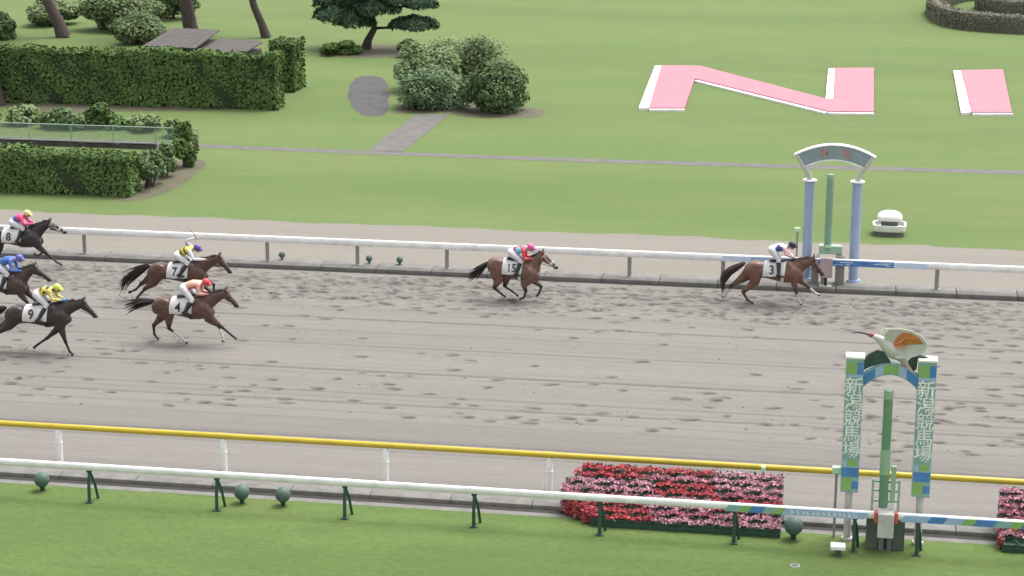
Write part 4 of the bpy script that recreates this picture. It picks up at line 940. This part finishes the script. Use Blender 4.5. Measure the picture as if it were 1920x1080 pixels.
    mb.tube(T[:2], [.05, .04], 8)
    for i in range(70):
        oy, oz, ox = random.gauss(0, 1), random.gauss(0, 1), random.gauss(0, 1); e = random.uniform(.6, 1.08)
        pts = []
        for q in np.linspace(0, 1, 7):
            u = q * e * (len(T) - 1); j = min(int(u), len(T) - 2); p = T[j].lerp(T[j + 1], u - j); sp = .018 + .085 * (q ** .9)
            pts.append(p + Vector((ox * sp * .35, oy * sp * .55, oz * sp)))
        mb.tube(pts, [.016, .022, .022, .02, .016, .010, .003], 4, cap=False)
    mb.build('tail', mane, t, smooth=True)
    # bridle
    br = MB()
    def ring(q, rx, ry, off, w=.011, tilt=.0):
        pts = [hp(q + tilt * math.cos(a), off + rx * math.cos(a)) + Vector((0, ry * math.sin(a), 0)) for a in np.linspace(0, 2 * math.pi, 17)]
        br.tube(pts, w, 6, cap=False)
    ring(.70, .088, .068, .07); ring(.16, .13, .085, .10); ring(.88, .075, .062, .065, .009)
    for s in (-1, 1): br.tube([hp(.13, .06) + Vector((0, s * .09, 0)), hp(.45, .10) + Vector((0, s * .082, 0)), hp(.80, .085) + Vector((0, s * .066, 0))], .009, 6, cap=False)
    br.build('bridle', 'black' if not fleece else 'cloth', t, smooth=True)
    if fleece:
        br = MB(); br.tube([hp(.66, .07 + .10 * math.cos(a)) + Vector((0, .08 * math.sin(a), 0)) for a in np.linspace(0, 2 * math.pi, 17)], .032, 8, cap=False); br.build('noseband', 'fleece', t, smooth=True)
    if hood:
        hb = MB(); hb.tube([hp(.10, .085), hp(.26, .12), hp(.46, .098)], [.115, .153, .118], 14, lats=[.8, .70, .72], cap=False); hb.build('hood', hood, t, smooth=True)
    # saddle cloth following the back and flanks
    x0, x1, zb = cloth
    V_, F_ = [], []; nu, nv = 9, 17
    for i in range(nu):
        x = x0 + (x1 - x0) * i / (nu - 1); zc, hh, hw = at(x); zz = zb + .04 * (i / (nu - 1)) + (.01 * math.sin(i * 1.7)); off = .028
        for j in range(nv):
            a0 = math.asin(max(-.95, min(.95, (zz - zc) / (hh + off)))); a = a0 + (math.pi - 2 * a0) * j / (nv - 1)
            sl_ = .06 * (1 - abs(2 * j / (nv - 1) - 1)) - .03
            V_.append((x + sl_, -(hw + off) * math.cos(a) * (1 - .10 * max(0, math.sin(a))), zc + (hh + off) * math.sin(a) + .004))
    for i in range(nu - 1):
        for j in range(nv - 1): F_.append((i * nv + j, (i + 1) * nv + j, (i + 1) * nv + j + 1, i * nv + j + 1))
    mb = MB(); mb.add(V_, F_); k = len(V_); mb.add([(x, y * .975, z - .008) for x, y, z in V_], F_)
    cl = mb.build('saddle_cloth', 'cloth', t, smooth=True)
    if number:
        me = text_mesh(number, .40 if len(number) == 1 else .36); a = coords(me)
        xc = x0 + (.27 if len(number) == 1 else .31); zc0 = zb + .235
        v = []
        for q in a:
            X, Zq = xc + q[0] * .95, zc0 + q[1]; v.append((X, side(X, Zq, .028) - .022, Zq))
        me.vertices.foreach_set('co', np.array(v).ravel()); me.materials.clear(); me.materials.append(M['number']); link('number', me, cl)
    # saddle and girth
    zc, hh, hw = at(-.3)
    MB().tube([(-.56, 0, at(-.56)[0] + at(-.56)[1] + .05), (-.36, 0, zc + hh + .035), (-.16, 0, at(-.16)[0] + at(-.16)[1] + .03), (-.06, 0, at(-.06)[0] + at(-.06)[1] + .055)], [.05, .04, .045, .04], 10, lats=[3.2, 3.0, 2.6, 1.8]).build('saddle', 'black', t, smooth=True)
    gx_ = x1 - .10; zc, hh, hw = at(gx_)
    g_ = MB(); 
    for o_ in (-.04, .04):
        pass
    ring_ = [(gx_ + .0, (hw + .012) * math.cos(a), zc + (hh + .012) * math.sin(a)) for a in np.linspace(0, 2 * math.pi, 33)]
    vs = [(x - .045, y, z) for x, y, z in ring_] + [(x + .045, y, z) for x, y, z in ring_]
    MB().add(vs, [(i, i + 1, i + 34, i + 33) for i in range(32)]).build('girth', 'cloth' if number in ('3', '15') else 'black', t, smooth=True)
    t.location = (loc[0], loc[1], 0); t.rotation_euler = (0, 0, yaw)
    return h

def make_jockey(label, h, J, silkfn, capcol, rein=True, raised=None, gloves='skin', boots='black', sleeve_short=False):
    t = empty('person', (h.loc[0], h.loc[1], 0), label, 'jockey', 'jockeys riding the racehorses'); ORG[t.name] = Vector((0, 0, 0))
    v3 = lambda p, y: Vector((p[0], y, p[1]))
    hip, sh, hd, el, ha, kn, ft = (J[k] for k in ('hip', 'sh', 'head', 'elb', 'hand', 'knee', 'foot'))
    def half(x, z): 
        zc, hh, hw = h.at(x); u = max(-1, min(1, (z - zc) / hh)); return hw * math.sqrt(max(0, 1 - u * u))
    fy = half(ft[0], ft[1]) + .09; ky = max(.17, half(kn[0], kn[1]) + .10)
    arms = {}
    for s in (-1, 1):
        arms[s] = [v3(sh, s * .17), v3(el, s * .235), v3(ha, s * .05)]
    if raised: arms[1] = [v3(sh, .17), v3(raised[0], .26), v3(raised[1], .22)]
    mid = lerp(hip, sh, .5); mid = (mid[0] - .0, mid[1] + .035)
    def torso(mb, g):
        mb.tube([v3(hip, 0), v3(lerp(hip, sh, .3), 0) + Vector((0, 0, .03)), v3(lerp(hip, sh, .6), 0) + Vector((0, 0, .04)), v3(sh, 0) + Vector((-.03, 0, .0))], [.120 + g, .118 + g, .128 + g, .105 + g], 14, lats=[1.25, 1.15, 1.25, 1.5])
        mb.tube([v3(sh, -.15), v3(sh, 0) + Vector((-.02, 0, .02)), v3(sh, .15)], [.068 + g, .085 + g, .068 + g], 10, axis=(1, 0, 0))
    def arm(mb, g, upto=1.0):
        for s in (-1, 1):
            a, b, c = arms[s]; c2 = b.lerp(c, .86)
            mb.tube([a, a.lerp(b, .5), b, b.lerp(c2, .5), c2], [.058 + g, .052 + g, .044 + g, .042 + g, .031 + g], 10)
    def leg(mb, g):
        for s in (-1, 1):
            a = v3(hip, s * .10); b = v3(kn, s * ky); c = v3(ft, s * fy)
            mb.tube([a, a.lerp(b, .35), a.lerp(b, .75), b], [.115 + g, .098 + g, .072 + g, .064 + g], 12)
            mb.tube([b, b.lerp(c, .35), b.lerp(c, .8), c], [.062 + g, .060 + g, .044 + g, .044 + g], 10)
    H_ = v3(hd, 0); fwd = Vector((.80, 0, -.32)).normalized(); upv = Vector((.32, 0, .80)).normalized()
    def head(mb):
        mb.tube([v3(sh, 0), v3(sh, 0).lerp(H_, .7)], [.062, .056], 10)
        rot = Matrix.Rotation(math.radians(22), 3, 'Y')
        mb.ell(H_ - upv * .01, (.098, .076, .115), rot=rot); mb.ell(H_ + fwd * .055 - upv * .075, (.045, .045, .045))
        mb.tube([H_ + fwd * .085 + upv * .005, H_ + fwd * .122 - upv * .035], [.012, .018], 6)
        for s in (-1, 1): mb.ell(H_ + Vector((0, s * .078, 0)) - fwd * .01 - upv * .01, (.022, .012, .032))
    mb = MB(); torso(mb, -.006); arm(mb, -.006); leg(mb, -.006); head(mb)
    for s in (-1, 1):
        c = arms[s][2]; b = arms[s][1]; dr = (c - b).normalized(); mb.tube([c - dr * .05, c + dr * .03], [.032, .036], 10)
    me = remesh(mb, .013, 3)
    # fingers: curled around the rein, joined to the body mesh
    fm = MB()
    for s in (-1, 1):
        c = arms[s][2]; dr = (c - arms[s][1]).normalized(); lat_ = Vector((0, 1, 0)) if abs(dr.y) < .9 else Vector((1, 0, 0)); lat_ = (lat_ - dr * lat_.dot(dr)).normalized(); dn = dr.cross(lat_)
        if dn.z > 0: dn = -dn
        for i, ln in enumerate((.9, 1.0, .95, .78)):
            o = c + dr * .045 + lat_ * (i - 1.5) * .019
            fm.tube([o, o + dr * .035 * ln, o + dr * .035 * ln + dn * .028 * ln, o + dr * .008 + dn * .042 * ln], [.0095, .009, .0085, .007], 6)
        o = c - lat_ * s * .034 + dr * .0; fm.tube([o, o - lat_ * s * .012 + dr * .03 + dn * .01, o + dr * .055 + dn * .025], [.012, .0105, .008], 6)
    f2 = fm.mesh('f'); bm = bmesh.new(); bm.from_mesh(me); bm.from_mesh(f2); bm.to_mesh(me); bm.free()
    me.polygons.foreach_set('use_smooth', [True] * len(me.polygons))
    me.materials.append(M['skin']); link('body', me, t)
    mb = MB(); torso(mb, .012); arm(mb, .010); me = remesh(mb, .014, 3); V = coords(me)
    A, B = np.array(hip), np.array(sh); ab = B - A; q = V[:, [0, 2]]
    u = ((q - A) @ ab) / (ab @ ab); pv = np.array([-ab[1], ab[0]]) / np.linalg.norm(ab); vv = (q - A) @ pv
    da = np.full(len(V), 9.0)
    for s in (-1, 1):
        for p, r in ((arms[s][0], arms[s][1]), (arms[s][1], arms[s][2])):
            p_, r_ = np.array(p), np.array(r); l_ = r_ - p_; tt = np.clip(((V - p_) @ l_) / (l_ @ l_), 0, 1); da = np.minimum(da, np.linalg.norm(V - p_ - tt[:, None] * l_, axis=1))
    sleeve = (da < .072) & (np.abs(V[:, 1]) > .10)
    C = silkfn(u, vv, V[:, 1], sleeve); set_col(me, C); me.materials.append(M['silk']); link('jacket', me, t)
    mb = MB(); 
    mb.tube([v3(hip, 0) + Vector((-.01, 0, 0)), v3(lerp(hip, sh, .22), 0) + Vector((0, 0, .02))], [.142, .132], 14, lats=[1.25, 1.2])
    for s in (-1, 1):
        a = v3(hip, s * .10); b = v3(kn, s * ky); c = v3(ft, s * fy)
        mb.tube([a, a.lerp(b, .35), a.lerp(b, .75), b, b.lerp(c, .25)], [.128, .112, .086, .078, .070], 12)
    me = remesh(mb, .016, 3); me.materials.append(M['breech']); link('breeches', me, t)
    for s in (-1, 1):
        b = v3(kn, s * ky); c = v3(ft, s * fy); mb = MB(); mb.tube([b.lerp(c, .22), b.lerp(c, .5), b.lerp(c, .85), c], [.078, .074, .056, .054], 10); mb.tube([c + Vector((-.06, 0, -.02)), c + Vector((.06, 0, -.045)), c + Vector((.15, 0, -.05))], [.045, .045, .035], 10, lat=.9)
        me = remesh(mb, .014, 2); me.materials.append(M[boots]); link('boot', me, t)
    # cap over helmet, with peak and goggles
    mb = MB(); rot = Matrix.Rotation(math.radians(24), 3, 'Y'); mb.ell(H_ + upv * .035 - fwd * .01, (.132, .112, .108), 16, 12, rot); me = mb.mesh('cap', None, smooth=True)
    V = coords(me); C = np.tile(np.array(capcol[0]), (len(V), 1)); c2 = np.array(capcol[1] if len(capcol) > 1 else capcol[0])
    k = (np.sin(V[:, 0] * 60) * np.sin(V[:, 1] * 60 + 1) > 0.25); C[k] = c2; set_col(me, C); me.materials.append(M['cap']); cp = link('cap', me, t)
    mb = MB(); mb.tube([H_ + fwd * .10 + upv * .03, H_ + fwd * .165 + upv * .015], [.05, .03], 8, lat=1.7); me = mb.mesh('peak', None, smooth=True); set_col(me, np.tile(np.array(capcol[0]), (len(me.vertices), 1))); me.materials.append(M['cap']); link('peak', me, cp)
    MB().tube([H_ + fwd * .07 + Vector((0, -.065, 0)), H_ + fwd * .098, H_ + fwd * .07 + Vector((0, .065, 0))], [.026, .028, .026], 8, axis=(0, 0, 1)).build('goggles', 'goggle', t, smooth=True)
    if gloves != 'skin':
        for s in (-1, 1):
            c = arms[s][2]; dr = (c - arms[s][1]).normalized(); MB().tube([c - dr * .05, c + dr * .055], [.040, .043], 10).build('glove', gloves, t, smooth=True)
    # reins belong to the horse
    rn = MB()
    for s in (-1, 1):
        a = h.hp(.86, .085) + Vector((0, s * .062, 0)); b = arms[s][2] if not (raised and s == 1) else v3(ha, .06); m_ = a.lerp(b, .5) + Vector((0, s * .05, -.03)); rn.tube([a, m_, b], .009, 5, cap=False)
    ro = rn.build('reins', 'black', None, smooth=True); ro.parent = h.root; ro.location = (0, 0, 0)
    st = MB()
    for s in (-1, 1):
        c = v3(ft, s * fy); st.tube([Vector((-.22, s * (half(-.22, 1.38) + .03), 1.40)), c + Vector((0, 0, .06))], .012, 5, cap=False); st.tube([c + Vector((.05 * math.cos(a), 0, -.02 + .075 * math.sin(a))) for a in np.linspace(0, 6.283, 11)], .010, 5, cap=False)
    so = st.build('stirrups', 'black', None, smooth=True); so.parent = h.root; so.location = (0, 0, 0)
    t.location = (h.loc[0], h.loc[1], 0); t.rotation_euler = (0, 0, h.yaw)
    return t, arms
def colr(n, c): return np.tile(np.array(c, dtype=float), (n, 1))
WHITE, YEL, BLK, PNK, RED_, BLU = (.62, .60, .64), (.62, .50, .05), (.02, .02, .025), (.62, .10, .20), (.50, .035, .05), (.055, .13, .42)
def silk3(u, v, y, s):
    C = colr(len(u), WHITE); k = (np.abs(u - .58) / .42 + np.abs(v + .02) / .19 < 1) ; C[k] = (.05, .07, .30); C[s] = (.58, .36, .36); return C
def silk15(u, v, y, s):
    C = colr(len(u), (.34, .04, .08)); k = (np.abs(u - .60) / .36 + np.abs(v - .01) / .19 < 1); C[k] = (.20, .44, .58); C[u < .24] = (.40, .50, .58); C[s] = (.52, .045, .06); return C
def silk4(u, v, y, s):
    C = colr(len(u), (.66, .40, .30)); C[v < .0] = (.56, .15, .13); C[s] = (.60, .30, .25); return C
def silk7(u, v, y, s):
    C = colr(len(u), YEL); k = (np.sin(u * 20 + .4) > .35) & (u < .85) & (u > .18); C[k] = BLK; C[s] = WHITE; return C
def silk9(u, v, y, s):
    C = colr(len(u), (.58, .48, .10)); k = (np.sin(u * 13) * np.sin(v * 26 + 1.2) > .35); C[k] = (.05, .03, .05); C[s] = (.55, .47, .12); return C
def silk8(u, v, y, s):
    C = colr(len(u), (.075, .10, .36)); C[u > .62] = (.62, .06, .20); C[s] = (.62, .06, .20); return C
def silkb(u, v, y, s):
    C = colr(len(u), (.06, .13, .40)); C[s] = (.07, .15, .46); return C

BAY, BAYP = (.070, .034, .022), (.018, .013, .012)
h3 = make_horse('brown racehorse with cloth number 3 passing the far winning post', (-1.59, 63.47), (.97, -.02, .0),
    dict(nh=[(-1.06, .76), (-1.43, .38), (-1.25, .12), (-1.08, .03)], fh=[(-1.43, .83), (-1.86, .50), (-2.01, .22), (-2.13, .10)], nf=[(.23, .79), (.31, .47), (.41, .20), (.48, .04)], ff=[(.38, .83), (.67, .62), (.94, .39), (1.08, .32)]),
    (.85, 1.66), (1.20, 1.08), [(-1.42, 1.34), (-1.85, 1.08), (-2.12, .78), (-2.13, .42)], (.135, .063, .043), (.050, .025, .020), ('fh', 'ff', 'nf'), 'hairb', '3')
make_jockey('jockey in white with blue diamond and black cap on horse 3', h3, dict(hip=(-.53, 1.84), sh=(-.12, 1.93), head=(.12, 2.00), elb=(-.06, 1.75), hand=(.17, 1.62), knee=(-.30, 1.55), foot=(-.27, 1.08)), silk3, [(.016, .022, .042)])
h15 = make_horse('bay racehorse with cloth number 15 running second along the far rail', (-10.16, 62.41), (.88, .0, -.10),
    dict(nh=[(-.89, .70), (-1.02, .45), (-.75, .24), (-.62, .15)], fh=[(-.65, .70), (-.72, .46), (-.47, .30), (-.25, .14)], nf=[(-.02, .60), (.05, .38), (-.02, .16), (-.17, .11)], ff=[(.30, .66), (.53, .50), (.45, .26), (.36, .16)]),
    (.60, 1.73), (1.10, 1.22), [(-1.24, 1.28), (-1.49, 1.08), (-1.68, .92), (-1.90, .80)], (.128, .064, .045), (.022, .017, .015), (), 'hair', '15', True, cloth=(-.72, -.06, .95))
make_jockey('jockey in maroon with red sleeves and pink cap on horse 15', h15, dict(hip=(-.46, 1.66), sh=(-.03, 1.76), head=(.19, 1.84), elb=(.0, 1.50), hand=(.24, 1.48), knee=(-.12, 1.42), foot=(-.23, 1.02)), silk15, [(.62, .12, .30)])
h4 = make_horse('dark bay racehorse with cloth number 4 nearest the middle of the track', (-19.28, 55.84), (.98, .0, .05),
    dict(nh=[(-.86, .84), (-.88, .50), (-.50, .22), (-.30, .05)], fh=[(-1.15, .83), (-1.47, .47), (-1.46, .20), (-1.32, .04)], nf=[(.50, .87), (.82, .62), (1.15, .35), (1.28, .26)], ff=[(.30, .76), (.63, .57), (.73, .26), (.76, .06)]),
    (.97, 1.78), (1.34, 1.29), [(-1.36, 1.32), (-1.66, 1.27), (-1.96, 1.22), (-2.27, 1.08)], (.088, .042, .030), (.020, .014, .013), ('nh', 'ff'), 'hair', '4')
make_jockey('jockey in pale orange and red with red cap on horse 4', h4, dict(hip=(-.38, 1.78), sh=(.12, 1.92), head=(.33, 1.96), elb=(.12, 1.66), hand=(.36, 1.62), knee=(-.05, 1.46), foot=(-.27, 1.10)), silk4, [(.55, .055, .065)])
h7 = make_horse('bay racehorse with cloth number 7 between the far rail and horse 4', (-20.96, 60.28), (1.02, -.10, -.04),
    dict(nh=[(-1.28, .70), (-1.58, .46), (-1.84, .18), (-1.94, .04)], fh=[(-1.48, .77), (-1.80, .56), (-1.99, .36), (-2.25, .24)], nf=[(.32, .75), (.60, .54), (.82, .33), (.95, .25)], ff=[(.40, .84), (.72, .66), (.71, .38), (.52, .33)]),
    (1.02, 1.70), (1.40, 1.15), [(-1.46, 1.24), (-1.84, 1.02), (-2.28, .74), (-2.45, .42)], (.078, .036, .024), (.018, .013, .012), (), 'hair', '7', cloth=(-.74, -.02, .90))
jk, arms = make_jockey('jockey in yellow and black hoops with purple cap and raised whip on horse 7', h7, dict(hip=(-.42, 1.64), sh=(.02, 1.84), head=(.25, 1.88), elb=(.18, 1.58), hand=(.55, 1.54), knee=(-.04, 1.42), foot=(-.28, 1.06)), silk7, [(.085, .055, .26)], raised=((-.20, 2.09), (.14, 2.18)))
wm = MB().tube([(.14, .22, 2.18), (.10, .22, 2.30), (.02, .22, 2.40), (-.08, .22, 2.45)], [.014, .011, .009, .006], 6); wo_ = wm.build('whip', 'black', None, (0, 0, 0), smooth=True)
wo_.location = (h7.loc[0], h7.loc[1], 0); tag(wo_, 'thin dark whip held high by the jockey in yellow hoops', 'whip')
h9 = make_horse('black racehorse with cloth number 9 nearest the camera at the left', (-23.26, 54.19), (1.04, .0, .09),
    dict(nh=[(-1.36, .86), (-1.74, .59), (-2.06, .27), (-2.28, .06)], fh=[(-1.46, .85), (-1.94, .63), (-2.26, .41), (-2.52, .35)], nf=[(.30, .80), (.41, .42), (.52, .12), (.64, .02)], ff=[(.10, .75), (-.28, .42), (-.60, .20), (-.74, .08)]),
    (1.02, 1.72), (1.42, 1.24), [(-1.50, 1.36), (-1.79, 1.24), (-2.1, 1.12), (-2.42, 1.01)], (.030, .020, .018), (.014, .011, .011), (), 'hair', '9', cloth=(-.84, -.06, 1.02))
make_jockey('jockey in yellow with dark patches and lime cap on horse 9', h9, dict(hip=(-.44, 1.84), sh=(.03, 1.97), head=(.20, 2.04), elb=(.10, 1.75), hand=(.38, 1.70), knee=(-.10, 1.54), foot=(-.33, 1.12)), silk9, [(.50, .58, .10)], gloves='blue')
h8 = make_horse('black racehorse with cloth number 8 along the far rail at the left edge', (-28.13, 63.8), (.98, -.03, .02),
    dict(nh=[(-1.05, .74), (-1.10, .42), (-1.0, .12), (-.88, .02)], fh=[(-1.31, .74), (-1.52, .42), (-1.42, .14), (-1.28, .03)], nf=[(.48, .80), (.80, .54), (1.11, .29), (1.27, .20)], ff=[(.25, .80), (.52, .62), (.28, .44), (.12, .52)]),
    (.85, 1.78), (1.45, 1.40), [(-1.42, 1.30), (-1.8, 1.15), (-2.1, 1.0), (-2.4, .8)], (.026, .018, .017), (.013, .011, .011), (), 'hair', '8', True, cloth=(-.86, -.12, .95), hood='bodygrey')
make_jockey('jockey in pink and blue with pale yellow cap on horse 8', h8, dict(hip=(-.52, 1.66), sh=(-.14, 1.87), head=(.04, 1.98), elb=(-.02, 1.66), hand=(.26, 1.65), knee=(-.08, 1.49), foot=(-.25, 1.08)), silk8, [(.58, .60, .18), (.62, .60, .50)])
hb = make_horse('dark brown racehorse at the left edge behind horse 9', (-26.09, 57.75), (.96, .0, .0),
    dict(nh=[(-1.0, .78), (-1.25, .44), (-1.10, .16), (-.98, .03)], fh=[(-1.2, .80), (-1.55, .50), (-1.62, .22), (-1.60, .05)], nf=[(.34, .78), (.55, .52), (.40, .28), (.25, .30)], ff=[(.42, .82), (.70, .56), (.85, .28), (.95, .10)]),
    (.80, 1.78), (1.34, 1.32), [(-1.42, 1.32), (-1.8, 1.2), (-2.1, 1.0), (-2.3, .8)], (.050, .028, .022), (.018, .013, .012), (), 'hair', '14' if False else None)
make_jockey('jockey in plain blue with blue cap at the left edge', hb, dict(hip=(-.43, 1.73), sh=(.05, 1.92), head=(.30, 1.96), elb=(.10, 1.62), hand=(.33, 1.58), knee=(-.07, 1.47), foot=(-.25, 1.05)), silkb, [(.10, .12, .38)], gloves='blue')

# sand kicked up behind the hooves
for h, lab, hoofs in ((h3, 'sand spray kicked up behind horse 3', [(-2.2, .08), (-1.2, .03)]), (h15, 'sand spray kicked up behind horse 15', [(-.4, .08), (-.1, .06)]), (h4, 'sand spray kicked up behind horse 4', [(-1.4, .04), (-.4, .04)]),
                      (h7, 'sand spray kicked up behind horse 7', [(-2.0, .04), (-2.3, .15)]), (h9, 'sand spray kicked up behind horse 9', [(-.8, .05), (.5, .03)])):
    Ps = []
    for hx, hz in hoofs:
        k = 70; d = np.abs(rng.normal(size=k)); Ps.append(np.stack([h.loc[0] + hx - d * .28, h.loc[1] + rng.normal(size=k) * .13, np.abs(hz * .5 + d * rng.uniform(0, .16, k))], 1))
    V, F = clods(np.concatenate(Ps), .011)
    tag(link('sand_spray', np_mesh('sand_spray', V, F, 'service')), lab, 'sand', kind='stuff')
